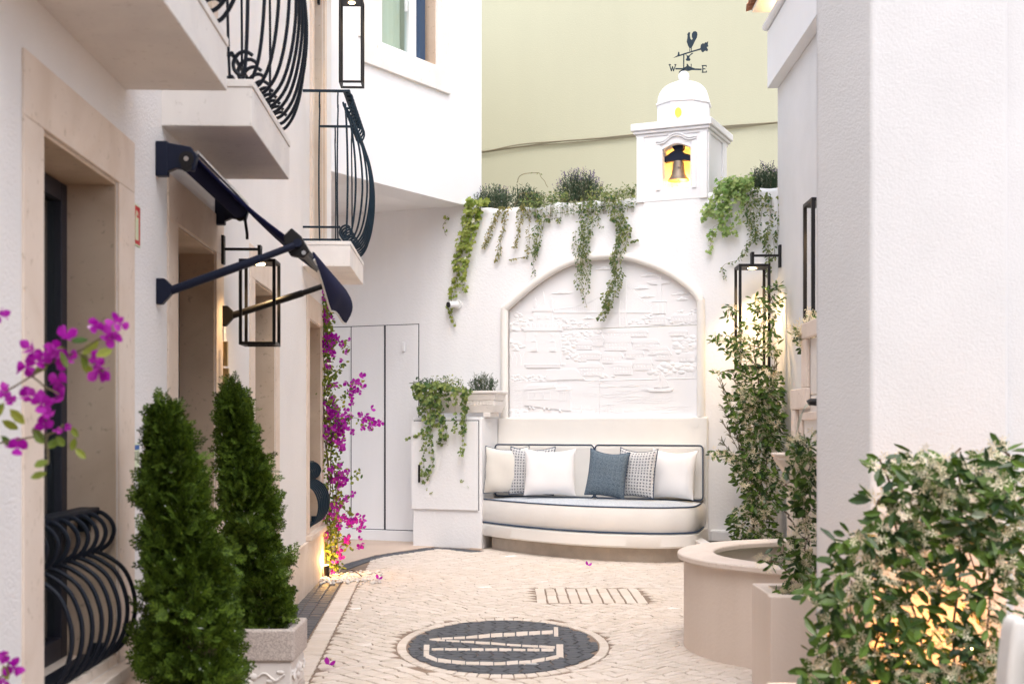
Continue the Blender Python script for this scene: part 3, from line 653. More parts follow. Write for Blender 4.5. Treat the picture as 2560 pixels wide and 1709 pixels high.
def poly(m, pts, h, b=0.):
    h *= .55; b *= .55
    return m.prism(FB, [Q(*p) for p in pts], dR + b - .0005, dR + b + h)
def rect(m, x0, y0, x1, y1, h, b=0.): return poly(m, [(x0, y1), (x1, y1), (x1, y0), (x0, y0)], h, b)
def ridge(m, pts, r, flat=1.): return m.tube([FB.pt(*Q(*p), dR) for p in pts], [q * .65 for q in r] if isinstance(r, list) else r * .65, 6)
m = MB()                                              # fortress tower
rect(m, 255, 712, 555, 1020, .016); rect(m, 245, 985, 560, 1000, .02); rect(m, 240, 680, 570, 708, .024); rect(m, 320, 540, 485, 680, .014); rect(m, 310, 515, 492, 540, .022)
for k in range(9): rect(m, 245 + k * 36, 645, 267 + k * 36, 680, .022)
for k in range(6): rect(m, 325 + k * 27, 500, 340 + k * 27, 516, .02)
poly(m, [(350, 515), (460, 515), (420, 460), (405, 365), (390, 460)], .018)
for x in (335, 478): rect(m, x - 10, 450, x + 10, 515, .02); poly(m, [(x - 14, 455), (x + 14, 455), (x, 425)], .02)
for x in (330, 487):
    rect(m, x - 22, 800, x + 22, 850, .008, .016); rect(m, x - 27, 850, x + 27, 880, .016, .016); poly(m, [(x - 24, 800), (x + 24, 800), (x, 775)], .014, .016)
for x in (367, 440): rect(m, x - 14, 570, x + 14, 605, .006, .014); rect(m, x - 2, 570, x + 2, 605, .009, .014)
for x in (340, 480): rect(m, x - 12, 722, x + 12, 750, .005, .016)
poly(m, [(430, 1035), (680, 1028), (760, 1118), (430, 1128)], .014)
obj('fortress_tower', m, M['relief'], RP, bevel=.002, seg=1)
m = MB()                                              # suspension bridge
rect(m, 1043, 270, 1057, 665, .016); rect(m, 1097, 265, 1111, 665, .016)
for k in range(8): ridge(m, [(1052, 320 + k * 44), (1102, 350 + k * 44)], .004)
rect(m, 480, 543, 1335, 552, .009)
ridge(m, [(1105, 285), (1150, 350), (1200, 410), (1250, 455), (1330, 510)], .0045); ridge(m, [(1105, 268), (1155, 335), (1205, 395), (1255, 440), (1335, 495)], .0035)
ridge(m, [(1045, 290), (950, 380), (820, 450), (680, 500), (490, 525)], .0045)
for k in range(20): x = 1118 + k * 11; ridge(m, [(x, 300 + (x - 1118) * .98 * (1 - (x - 1118) / 900)), (x, 545)], .0016)
for k in range(22): x = 640 + k * 18; ridge(m, [(x, 508 - (x - 640) * .35 - ((x - 640) / 60) ** 2 * 1.2), (x, 545)], .0016)
obj('bridge', m, M['relief'], RP)
m = MB()                                              # statue on its pedestal
poly(m, [(1375, 450), (1418, 450), (1412, 310), (1475, 300), (1495, 285), (1420, 275), (1408, 262), (1408, 235), (1398, 225), (1388, 235), (1388, 262), (1375, 275), (1290, 290), (1315, 308), (1378, 312)], .018)
rect(m, 1338, 455, 1447, 560, .014); rect(m, 1365, 480, 1385, 560, .006, .014); rect(m, 1405, 480, 1425, 560, .006, .014); rect(m, 1330, 448, 1455, 458, .02)
obj('statue', m, M['relief'], RP, bevel=.0015, seg=1)
m = MB()                                              # tram
poly(m, [(245, 1210), (270, 1180), (520, 1170), (600, 1172), (640, 1195), (640, 1385), (245, 1340)], .022)
poly(m, [(240, 1200), (275, 1168), (500, 1160), (520, 1190), (250, 1212)], .03)
poly(m, [(525, 1215), (640, 1210), (645, 1200), (520, 1200)], .03)
for x0, x1, y0, y1 in ((275, 330, 1225, 1290), (335, 400, 1225, 1290), (407, 465, 1225, 1290), (530, 575, 1225, 1300), (590, 630, 1225, 1300)):
    for q in ((x0, y0, x1, y0 + 4), (x0, y1, x1, y1 + 4), (x0, y0, x0 + 4, y1), (x1, y0, x1 + 4, y1)): rect(m, *q, .005, .022)
for x in (290, 320, 415, 455, 550): s, z = Q(x, 1358 + (x - 290) * .1); m.dome(FB, s, z, dR + .004, .014, .014, .02)
ridge(m, [(415, 1160), (345, 1095)], .005); ridge(m, [(440, 1158), (370, 1095)], .005); ridge(m, [(105, 1335), (400, 1375), (800, 1425)], .003); ridge(m, [(105, 1345), (420, 1392), (700, 1432)], .003)
obj('tram', m, M['relief'], RP, bevel=.0015, seg=1)
m = MB()                                              # sailing boat
poly(m, [(1285, 1198), (1350, 1205), (1515, 1195), (1490, 1222), (1310, 1222)], .02); ridge(m, [(1404, 1030), (1410, 1200)], .005)
poly(m, [(1398, 1060), (1345, 1190), (1400, 1185)], .012); poly(m, [(1412, 1055), (1480, 1180), (1414, 1188)], .012); ridge(m, [(1408, 1040), (1482, 1182)], .003)
obj('sailing_boat', m, M['relief'], RP, bevel=.001, seg=1)
m = MB(); rw = random.Random(5)                       # houses on the hill
def house(x, y, w, h, rh, sk=20):
    rect(m, x, y, x + w, y + h, .010); poly(m, [(x - 10, y), (x + w + 10, y), (x + w - 8, y - rh), (x + sk, y - rh)], .014)
    for q in range(3): ridge(m, [(x - 5 + q * 7, y - 4 - q * rh / 3), (x + w + 5 - q * 5, y - 4 - q * rh / 3)], .0022 + .018 * 0)
    nn = int(w / 26)
    for a in range(nn):
        for b in range(max(1, int(h / 32))): rect(m, x + 12 + a * 26, y + 10 + b * 30, x + 22 + a * 26, y + 26 + b * 30, .005, .010)
for h_ in ((940, 720, 350, 36, 26), (815, 775, 100, 60, 34), (925, 805, 230, 70, 52), (690, 825, 130, 40, 36), (1170, 812, 215, 50, 34), (1300, 870, 170, 40, 30), (1105, 905, 150, 36, 40), (720, 905, 170, 44, 22),
           (905, 930, 170, 50, 40), (1170, 990, 160, 50, 50), (710, 1020, 200, 70, 40), (990, 1010, 170, 70, 40), (1360, 905, 130, 50, 30), (1560, 930, 140, 36, 34), (1320, 600, 130, 50, 16), (1490, 590, 210, 40, 18), (1480, 720, 150, 30, 20)): house(*h_)
obj('hillside_houses', m, M['relief'], RP, bevel=.0012, seg=1)
m = MB()                                              # foliage clumps of the relief
def clumps(pts, n, rr=18, h=.009):
    xs = [p[0] for p in pts]; ys = [p[1] for p in pts]; c = 0
    while c < n:
        x = rw.uniform(min(xs), max(xs)); y = rw.uniform(min(ys), max(ys)); ins = False; j = len(pts) - 1
        for i in range(len(pts)):
            if (pts[i][1] > y) != (pts[j][1] > y) and x < (pts[j][0] - pts[i][0]) * (y - pts[i][1]) / (pts[j][1] - pts[i][1]) + pts[i][0]: ins = not ins
            j = i
        if ins:
            s, z = Q(x, y); r = rr * rw.uniform(.7, 1.3) * .2933 * 12.6 / 3200; m.dome(FB, s, z, dR - .003, r * 1.5, r, h * rw.uniform(.6, 1.1), 8, 2); c += 1
clumps([(105, 520), (310, 590), (310, 640), (245, 700), (105, 700)], 45); clumps([(490, 575), (700, 620), (880, 670), (570, 690), (490, 640)], 40, 14)
clumps([(105, 780), (250, 820), (250, 870), (105, 870)], 26); clumps([(560, 720), (900, 700), (900, 740), (690, 820), (650, 990), (570, 1000)], 80); clumps([(105, 1075), (260, 1090), (430, 1080), (720, 1100), (720, 1115), (105, 1135)], 60, 14)
clumps([(1115, 640), (1250, 560), (1480, 560), (1715, 490), (1715, 640), (1450, 655)], 90, 14); clumps([(1480, 780), (1700, 740), (1715, 870), (1540, 890)], 40, 24); clumps([(1290, 1060), (1420, 990), (1700, 980), (1715, 1030), (1580, 1060), (1350, 1090)], 50, 22)
clumps([(890, 1075), (1040, 1095), (890, 1098)], 10, 14); clumps([(105, 1370), (290, 1385), (320, 1430), (105, 1432)], 34, 16); clumps([(650, 890), (720, 930), (780, 970), (660, 960)], 14)
for x in (130, 170, 210): ridge(m, [(x, 1000), (x + 8, 940), (x - 16, 890)], .006); ridge(m, [(x + 6, 950), (x + 30, 890)], .004)
for x in (1538, 1610, 1680): ridge(m, [(x, 1100), (x + 4, 1040)], .005)
obj('foliage_clumps', m, M['relief'], RP, smooth=60, kind='stuff')
for x, y, w_ in ((565, 385, 110), (230, 395, 90), (1240, 345, 75), (1320, 235, 110), (1580, 395, 100), (790, 600, 60), (930, 180, 110), (350, 318, 50), (1590, 440, 60), (190, 465, 60), (1290, 415, 70)):
    s, z = Q(x, y); k = .2933 * 12.6 / 3200
    m = MB().dome(FB, s, z, dR - .002, w_ * k, 7 * k, .012); m.dome(FB, s - .1 * w_ * k, z + 9 * k, dR - .002, w_ * .35 * k, 16 * k, .013); m.dome(FB, s + .25 * w_ * k, z + 5 * k, dR - .002, w_ * .3 * k, 10 * k, .012)
    obj('cloud', m, M['relief'], RP, smooth=60)
m = MB()                                              # river waves
for k in range(34):
    y = 1130 + (k // 2) * 17 + rw.uniform(-4, 4); x = rw.uniform(640, 1400) if y > 1160 else rw.uniform(110, 1200); ln = rw.uniform(200, 480); x1 = min(1712, x + ln); am = rw.uniform(1, 6)
    if 1150 < y < 1400 and x < 650: x = 655
    ridge(m, [(x + (x1 - x) * t / 14, y + am * math.sin(t * 1.3 + k)) for t in range(15)], [.0008 + .0032 * math.sin(math.pi * t / 14) for t in range(15)])
for k in range(12): y = 1160 + k * 14; ridge(m, [(110 + 12 * t, y + 2 * math.sin(t + k)) for t in range(10)], .002)
ridge(m, [(105, 1140), (880, 1128), (1712, 1108)], .005)
for k in range(8):
    x = 715 + k * 120
    if x < 1250: rect(m, x, 1350 + k * 8, x + 14, 1400 + k * 10, .014)
ridge(m, [(640, 1358), (1230, 1415)], .004)
obj('river', m, M['relief'], RP, smooth=60)

# ---------------------------------------------------------------- meter cabinet
dC = .42
cs0 = FB.img(1032, d=dC)[0]; cs1 = FB.img(1204, d=dC)[0]
MCb = thing('meter_cabinet', 'white plastered utility cabinet with a black pull slot left of the sofa', 'cabinet', FB.pt((cs0 + cs1) / 2, 0, .2))
obj('body', MB().box(FB, cs0, cs1, 0, zl, .0, dC), M['stucco'], MCb, bevel=.012, seg=3)
zt = FB.img(1110, 1052, dC)[1]; zb = FB.img(1110, 1273, dC)[1]
obj('door', MB().box(FB, cs0 - .005, cs1 - .035, zb, zt, dC + .001, dC + .022), M['stucco'], MCb, bevel=.004)
obj('door_gap', MB().box(FB, cs0 + .01, cs1 - .026, zt, zt + .009, dC + .0002, dC + .0012).box(FB, cs1 - .034, cs1 - .027, zb, zt, dC + .0002, dC + .0012), M['black_soft'], MCb)
h = FB.img(1049, 1183, dC + .02); obj('handle', MB().box(FB, h[0] - .011, h[0] + .011, h[1] - .09, h[1] + .09, dC + .02, dC + .04), M['black'], MCb, bevel=.008, seg=3)

# stone planter on the cabinet
sp0 = FB.img(1042, d=.38)[0]; sp1 = FB.img(1243, d=.38)[0]
ST = thing('stone_planter', 'carved pale stone trough standing on the white cabinet', 'planter', FB.pt((sp0 + sp1) / 2, zl, .25))
zp = zl + .262
def tr(m, a, b, c_, e, z0, z1):                       # frustum between two rectangles (inset a at z0, b at z1)
    m.hexa([FB.pt(sp0 + a, z0, .12 + c_), FB.pt(sp1 - a, z0, .12 + c_), FB.pt(sp1 - a, z0, .40 - c_), FB.pt(sp0 + a, z0, .40 - c_), FB.pt(sp0 + b, z1, .12 + e), FB.pt(sp1 - b, z1, .12 + e), FB.pt(sp1 - b, z1, .40 - e), FB.pt(sp0 + b, z1, .40 - e)])
m = MB(); tr(m, .05, .03, .04, .02, zl + .045, zl + .12); tr(m, .035, .035, .025, .025, zl + .12, zl + .165); tr(m, .03, .012, .02, .005, zl + .165, zl + .235); obj('trough', m, M['stone_pale'], ST, bevel=.006)
m = MB(); m.box(FB, sp0 - .005, sp1 + .005, zl + .235, zl + .262, .115, .405); obj('rim', m, M['stone_pale'], ST, bevel=.006)
for s in (sp0 + .08, sp1 - .16): obj('foot', MB().box(FB, s, s + .08, zl + .0005, zl + .046, .15, .37), M['stone_pale'], ST, bevel=.006)
m = MB()
for k in range(24):
    s = sp0 + .05 + (sp1 - sp0 - .1) * k / 23
    for j in range(2): m.dome(FB, s, zl + .13 + j * .022, .374, .012, .009, .008, 6, 2)
obj('carving', m, M['stone_pale'], ST, smooth=60)

# ---------------------------------------------------------------- sofa
def sp(x, y, z=.5): return G(x, y, z)
front = [sp(1209, 1246), sp(1250, 1250), sp(1312, 1255), sp(1378, 1259.5), sp(1444, 1263), sp(1510, 1265.5), sp(1576, 1267), sp(1640, 1268), sp(1690, 1267.5), sp(1734, 1265), sp(1752, 1256)]
fc = crom([(p.x, p.y, 0) for p in front], 6)
cS = V(.75, 12.3, 0)
def outline(k): 
    q = []
    for p in fc:
        dv = (p - cS); q.append(p + dv.normalized() * k)
    a = FB.o + FB.t * ((q[-1] - FB.o).dot(FB.t)) + FB.n * .05; b = FB.o + FB.t * ((q[0] - FB.o).dot(FB.t)) + FB.n * .05
    return q + [a, b]
SO = thing('banquette_sofa', 'curved built-in outdoor sofa with cream seat cushion and navy piping under the arch', 'sofa', (.75, 12, 0))
def slab(m, lev):                                     # loft of outlines: lev [(offset, z)]
    rings = [[V(p.x, p.y, z) for p in outline(k)] for k, z in lev]; n = len(rings[0]); vs = [p for r_ in rings for p in r_]
    fs = [(i * n + j, i * n + (j + 1) % n, (i + 1) * n + (j + 1) % n, (i + 1) * n + j) for i in range(len(lev) - 1) for j in range(n)]
    return m.add(vs, fs + [tuple(range(n))[::-1], tuple(range((len(lev) - 1) * n, len(lev) * n))])
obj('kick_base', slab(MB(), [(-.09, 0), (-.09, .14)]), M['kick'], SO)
obj('base_rim', slab(MB(), [(-.02, .135), (.02, .14), (.035, .155), (.035, .25), (.02, .262), (-.03, .265)]), M['cream'], SO, smooth=40)
obj('seat_cushion', slab(MB(), [(-.02, .268), (.005, .272), (.022, .31), (.028, .38), (.022, .46), (.004, .497)]), M['seat_cloth'], SO, smooth=50)
def top_sheet():
    m = MB(); ring0 = outline(.004); n = len(ring0); cc = sum(ring0, V(0, 0, 0)) / n; vs = []; K = 8
    for i in range(K + 1):
        t = i / K
        for p in ring0: q = p.lerp(cc, t); vs.append(V(q.x, q.y, .4975 + .04 * (1 - (1 - t) ** 2.2) + .004 * math.sin(q.x * 9)))
    return m.add(vs, [(i * n + j, i * n + (j + 1) % n, (i + 1) * n + (j + 1) % n, (i + 1) * n + j) for i in range(K) for j in range(n)])
tsheet = obj('seat_top', top_sheet(), M['seat_top'], SO, smooth=60)
def uv_planar(o, fu, fv):
    me = o.data; uv = me.uv_layers.new(name='UV'); b = base_of(o)
    for lp in me.loops:
        p = me.vertices[lp.vertex_index].co + b; uv.data[lp.index].uv = (fu(p), fv(p))
uv_planar(tsheet, lambda p: p.x * .9, lambda p: p.y * .9)
o1 = outline(.006)[:-2]; o2 = outline(.026)[:-2]
obj('piping', MB().tube([V(p.x, p.y, .498) for p in o1], .007, 6).tube([V(p.x, p.y, .272) for p in o2], .008, 6), M['navy_pipe'], SO, smooth=60)
def back_cushion(x0, x1, yt0, yt1, yaw=0):
    d = .15; a = FB.img(x0, d=d)[0]; b = FB.img(x1, d=d)[0]; zt0 = FB.img(x0, yt0, d)[1]; zt1 = FB.img(x1, yt1, d)[1]; zt = (zt0 + zt1) / 2; z0 = .52
    o = obj('back_cushion', MB().box(FB, a, b, z0, zt, .05, d), M['seat_cloth'], SO, bevel=.03, seg=4)
    r_ = .035; cs = []
    for cx_, cz_, a0 in ((b - r_, z0 + r_, -90), (b - r_, zt - r_, 0), (a + r_, zt - r_, 90), (a + r_, z0 + r_, 180)):
        for k in range(5): t = R(a0 + k * 22.5); cs.append(FB.pt(cx_ + r_ * math.cos(t), cz_ + r_ * math.sin(t), d - .006))
    obj('piping', MB().tube(cs, .0065, 6, closed=True), M['navy_pipe'], o, smooth=60)
back_cushion(1237, 1484, 1109, 1113); back_cushion(1487, 1757, 1109, 1116)

def pillow(name, label, cx_, cy_, Y, w, h, yaw, roll, mt, lean=12, thick=.15, pipe=None, cat='cushion'):
    c = P(cx_, cy_, Y); m = MB(); n = 18; t = thing(name, label, cat, c)
    Rm = Matrix.Rotation(R(yaw), 3, 'Z') @ Matrix.Rotation(R(-lean), 3, 'X') @ Matrix.Rotation(R(roll), 3, 'Y')
    rp_ = random.Random(int(cx_)); ph = [rp_.uniform(0, 6) for _ in range(6)]
    def pos(u, v, sg):
        pin = 1 - .07 * (1 - abs(v) ** 2) * abs(u) ** 3; pin2 = 1 - .07 * (1 - abs(u) ** 2) * abs(v) ** 3
        th = thick / 2 * max(0, (1 - u ** 4)) ** .55 * max(0, (1 - v ** 4)) ** .55 * (1 - .25 * u * u * v * v)
        th += .004 * math.sin(5 * u + ph[0] + 3 * v) * (1 - u * u) + .005 * math.sin(9 * v + ph[1]) * abs(u) ** 3 * (1 - v * v)
        sag = -.012 * (1 + v) * (1 - u * u) * (1 if v > 0 else 0)
        return c + Rm @ V(u * w / 2 * pin, sg * max(th, .003), v * h / 2 * pin2 + sag)
    g_ = [math.sin(math.pi / 2 * (2 * i / n - 1)) for i in range(n + 1)]
    uvs = []
    for sg in (-1, 1):
        vs = [pos(u, v, sg) for v in g_ for u in g_]; uvs += [(u * w / 2, v * h / 2) for v in g_ for u in g_]
        m.add(vs, [(j * (n + 1) + i, j * (n + 1) + i + 1, (j + 1) * (n + 1) + i + 1, (j + 1) * (n + 1) + i) for j in range(n) for i in range(n)])
    per = [(i, 0) for i in range(n)] + [(n, j) for j in range(n)] + [(n - i, n) for i in range(n)] + [(0, n - j) for j in range(n)]
    e = (n + 1) ** 2; ids = [j * (n + 1) + i for i, j in per]
    m.f += [(ids[k], ids[(k + 1) % len(ids)], ids[(k + 1) % len(ids)] + e, ids[k] + e) for k in range(len(ids))]; m.mi += [0] * len(ids)
    me = bpy.data.meshes.new('cover'); me.from_pydata([tuple(V(*p) - c) for p in m.v], [], m.f); me.materials.append(mt)
    uv = me.uv_layers.new(name='UV')
    for lp in me.loops: uv.data[lp.index].uv = uvs[lp.vertex_index]
    bm = bmesh.new(); bm.from_mesh(me); bmesh.ops.recalc_face_normals(bm, faces=bm.faces); bm.to_mesh(me); bm.free()
    me.polygons.foreach_set('use_smooth', [True] * len(me.polygons))
    o = bpy.data.objects.new('cover', me); C.objects.link(o); o.parent = t
    if pipe: obj('piping', MB().tube([(V(*m.v[k]) + V(*m.v[k + e])) / 2 for k in ids], .0055, 5, closed=True), pipe, t, smooth=60)
    return t
pillow('throw_pillow', 'plain beige throw pillow with navy edge at the cabinet end of the sofa', 1266, 1174, 12.62, .47, .47, -24, 0, M['beige_pil'], 6, .13, M['navy_pipe'])
pillow('throw_pillow', 'grey tweed pillow half hidden behind the big white pillow', 1330, 1176, 12.50, .46, .47, -20, 0, M['weave'], 7, .12, M['navy_pipe'])
pillow('throw_pillow', 'big square white pillow in front of the grey tweed one', 1375, 1179, 12.28, .50, .46, -6, 0, M['white_pil'], 10, .15)
pillow('throw_pillow', 'plain white pillow next to the far right arm of the sofa', 1682, 1184, 12.02, .46, .47, -30, 2, M['white_pil'], 10, .14)
pillow('throw_pillow', 'grey tweed pillow leaning between the dark blue and white pillows', 1592, 1181, 12.0, .40, .46, -34, 2, M['weave'], 8, .13, M['navy_pipe'])
pillow('throw_pillow', 'dark blue corded pillow, the only blue one on the sofa', 1518, 1183, 11.95, .37, .44, -12, 6, M['navy_pil'], 12, .15, M['navy_pipe'])

# ---------------------------------------------------------------- bell tower
ts0 = FB.img(1594)[0]; ts1 = FB.img(1768)[0]; TD = .74; zB = ztop - .05; zC = 4.02
TW = thing('bell_tower', 'small white bell turret with domed roof standing on the garden wall', 'tower', FB.pt((ts0 + ts1) / 2, zB, -TD / 2))
n0, n1 = FB.img(1656)[0], FB.img(1726)[0]; nz0, nz1 = FB.img(1690, 468)[1], FB.img(1690, 358)[1]
m = MB(); wall_grid(m, FB, ts0, ts1, zB, zC, TD, [(n0, n1, nz0, nz1)], d=.004)
obj('body', m, M['stucco_fine'], TW, bevel=.006)
# arched head of the opening (filled corners) and inner back
hd = [(n0, nz1 + .0), (n0, nz1 - .05)] + [(n0 + (n1 - n0) * k / 8, nz1 - .05 + .048 * math.sin(math.pi * k / 8)) for k in range(1, 8)] + [(n1, nz1 - .05), (n1, nz1)]
obj('opening_head', MB().prism(FB, hd, -.20, .0035), M['stucco_fine'], TW)
obj('back_plate', MB().box(FB, n0, n1, nz0, nz1, -.34, -.30), M['stucco_fine'], TW)
for a, b in ((ts0 - .004, ts0 + .07), (ts1 - .07, ts1 + .004)): obj('pilaster', MB().box(FB, a, b, zB, zC, .0041, .022), M['stucco_fine'], TW, bevel=.003)
for a, b in ((n0 - .06, n0 - .02), (n1 + .02, n1 + .06)): obj('opening_trim', MB().box(FB, a, b, nz0 - .02, nz1 + .01, .0041, .016), M['stucco_fine'], TW, bevel=.003)
FS = Frame(tuple(FB.pt(ts1, 0, 0).xy), tuple((-FB.n).xy), tuple(FB.t.xy))      # side face
for a, b in ((.0, .08), (TD - .2, TD - .06)): obj('pilaster', MB().box(FS, a, b, zB, zC, .0005, .018), M['stucco_fine'], TW, bevel=.003)
mz = nz1 + .045; w_ = (n1 - n0); cxn = (n0 + n1) / 2
ped = crom([FB.pt(cxn + a * w_, mz + b, .015) for a, b in ((-.72, -.02), (-.45, -.012), (-.2, .035), (0, .05), (.2, .035), (.45, -.0), (.72, .01))], 5)
obj('hood_moulding', MB().tube(ped, .011, 6).tube([p + V(0, 0, -.022) for p in ped], .007, 6), M['stucco_fine'], TW, smooth=60)
cm = MB()
for k, (e, z0, z1) in enumerate(((.015, zC + .0005, zC + .03), (.035, zC + .0305, zC + .06), (.055, zC + .0605, zC + .13))): cm.box(FB, ts0 - e, ts1 + e, z0, z1, -TD - e, e)
obj('cornice', cm, M['stucco_fine'], TW, bevel=.008)
ctr = FB.pt((ts0 + ts1) / 2 + .01, 0, -TD / 2); zK = zC + .13
rd = .272
obj('drum', MB().lathe(ctr, [(rd, zK + .0005), (rd, 4.375)], 8, rot=R(10)), M['stucco_fine'], TW, bevel=.004)
dp = [(rd + .012, 4.3755), (rd + .014, 4.39)] + [(rd * math.cos(a) ** .9, 4.40 + .225 * math.sin(a)) for a in [R(q) for q in (0, 12, 25, 38, 50, 62, 73, 82)]] + [(.03, 4.63)]
obj('dome', MB().lathe(ctr, dp, 8, rot=R(10)), M['stucco_fine'], TW, bevel=.003)
obj('finial', MB().lathe(ctr, [(.035, 4.60)] + [(.056 * math.cos(R(a)), 4.672 + .056 * math.sin(R(a))) for a in (-60, -40, -20, 0, 20, 40, 60, 80)], 20), M['stucco_fine'], TW, smooth=60)
# glowing oval opening in the drum
oc = P(1695, 280, ctr.y - rd * .96); an = math.atan2(oc.y - ctr.y, oc.x - ctr.x)
FO = Frame(tuple((ctr + V(math.cos(an), math.sin(an), 0) * (rd * .955)).xy), (-math.sin(an), math.cos(an)), (math.cos(an), math.sin(an)))
obj('oval_light', MB().prism(FO, [(.033 * math.cos(R(a * 24)), oc.z + .046 * math.sin(R(a * 24))) for a in range(15)], -.002, .012), emit_mat('amber_glow', (1, .36, .03), .9), TW)
bc = FB.pt(cxn + .0, 0, -.10)
obj('lamp', MB().lathe((bc.x, bc.y, nz0 + .001), [(.02, 0), (.028, .008), (.0, .02)], 12), LAMP, TW)
lmp = FB.pt(cxn, nz0 + .08, -.22); point('bell_niche_light', lmp, 2.6, (1, .42, .05), .03, parent=TW)
# bell hanging in the opening
BL = thing('church_bell', 'small bronze bell hanging from a dark wooden yoke in the turret opening', 'bell', (bc.x, bc.y, nz0 + .1))
def N6(zx, zy, d=-.1): return FB.img(1550 + .2998 * zx, 50 + .2998 * zy, d)
yk = [N6(*p) for p in ((352, 1195), (352, 1150), (390, 1140), (430, 1110), (460, 1092), (440, 1060), (440, 1040), (460, 1020), (490, 1014), (520, 1024), (536, 1050), (532, 1075), (515, 1092), (545, 1115), (590, 1128), (590, 1178), (540, 1172), (440, 1180))]
obj('yoke', MB().prism(FB, yk, -.14, -.07), M['navy_metal'], BL, bevel=.003)
bz0 = N6(487, 1340)[1]; bz1 = N6(487, 1172)[1]; H_ = bz1 - bz0
cb = FB.pt(N6(486, 1200)[0], 0, -.105); k_ = (N6(580, 1300)[0] - N6(392, 1300)[0]) / 2 * .93
obj('bell', MB().lathe((cb.x, cb.y, bz0), [(k_ * .93, .004), (k_, 0), (k_ * .99, .008), (k_ * .82, H_ * .15), (k_ * .66, H_ * .33), (k_ * .56, H_ * .6), (k_ * .52, H_ * .85), (k_ * .44, H_ * .97), (.01, H_)], 32), M['bronze'], BL, smooth=50)
obj('nameplate', MB().box(Frame((cb.x, cb.y), (1, 0), (0, -1)), -.014, .014, bz0 + H_ * .56, bz0 + H_ * .64, k_ * .57, k_ * .60), mat('worn_plate', (.16, .13, .11), .6), BL)
obj('clapper', MB().tube([(cb.x, cb.y, bz0 + .05), (cb.x, cb.y, bz0 - .006)], .005, 8).lathe((cb.x, cb.y, bz0 - .014), [(.002, 0), (.009, .006), (.002, .014)], 10), M['brass'], BL)

# weather vane
WV = thing('weather_vane', 'dark rooster weather vane with arrow and compass letters above the dome', 'weather vane', (ctr.x, ctr.y, 4.72))
FV = Frame((ctr.x, ctr.y), (1, 0), (0, -1))
def K6(zx, zy): p = P(1550 + .2998 * zx, 50 + .2998 * zy, ctr.y); return (p.x - ctr.x, p.z)
def vbar(m, a, b, w): 
    a = K6(*a); b = K6(*b); m.bar(FV.pt(*a), FV.pt(*b), w, .006, up=tuple(FV.n)); return m
obj('spindle', MB().tube([FV.pt(0, 4.71), FV.pt(0, 4.90)], .006, 8).tube([FV.pt(0, 4.72), FV.pt(0, 4.745)], .012, 8), M['iron_teal'], WV)
rooster = [(578, 262), (580, 238), (566, 212), (556, 180), (562, 150), (563, 128), (560, 120), (568, 112), (572, 102), (578, 106), (586, 104), (584, 116), (582, 135), (588, 160), (596, 168), (606, 160), (598, 138), (600, 115), (612, 98), (630, 96), (643, 106), (646, 126), (640, 152), (626, 176), (612, 206), (598, 232), (598, 262), (592, 262), (592, 236), (585, 236), (585, 262)]
obj('rooster', MB().prism(FV, [K6(*p) for p in rooster], -.004, .004), M['iron_teal'], WV)
ar = [(445, 318), (480, 296), (485, 268), (494, 268), (497, 292), (560, 272), (670, 238), (674, 208), (690, 196), (700, 200), (712, 188), (722, 190), (736, 178), (732, 205), (736, 222), (722, 228), (734, 250), (728, 264), (712, 256), (694, 270), (682, 266), (674, 250), (600, 270), (560, 282), (500, 302), (478, 308)]
obj('arrow', MB().prism(FV, [K6(*p) for p in ar], -.005, .005).prism(FV, [K6(*p) for p in ((545, 285), (556, 298), (557, 320), (548, 330), (556, 342), (582, 342), (588, 330), (578, 318), (584, 300), (612, 278), (600, 276), (572, 300), (562, 298))], -.004, .004), M['iron_teal'], WV)
obj('crossarm', MB().prism(FV, [K6(*p) for p in ((462, 402), (520, 404), (545, 396), (560, 388), (580, 388), (600, 398), (625, 406), (680, 408), (680, 420), (600, 418), (575, 426), (560, 426), (530, 414), (462, 414))], -.004, .004), M['iron_teal'], WV)
m = MB()
for a, b in (((414, 376), (428, 428)), ((428, 428), (438, 388)), ((438, 388), (446, 428)), ((446, 428), (464, 376)), ((406, 374), (424, 374)), ((454, 374), (470, 374))): vbar(m, a, b, .009)
obj('letter_w', m, M['iron_teal'], WV)
m = MB()
for a, b, w in (((690, 382), (690, 438), .011), ((682, 382), (720, 382), .009), ((682, 438), (722, 436), .009), ((690, 409), (712, 409), .009), ((719, 378), (719, 394), .007), ((721, 424), (721, 440), .007)): vbar(m, a, b, w)
obj('letter_e', m, M['iron_teal'], WV)
FV2 = Frame((ctr.x, ctr.y), (.25, -1), (1, 0))
obj('crossarm', MB().bar(FV2.pt(-.12, 4.745), FV2.pt(.12, 4.745), .008, .02), M['iron_teal'], WV)
m = MB(); a0 = FV2.pt(.14, 4.70)
for p, q in (((-.02, 0), (-.02, .06)), ((.02, 0), (.02, .06)), ((-.02, .06), (.02, 0))): m.bar(a0 + V(p[0], 0, p[1]), a0 + V(q[0], 0, q[1]), .008, .006, up=(0, 1, 0))
obj('letter_n', m, M['iron_teal'], WV)

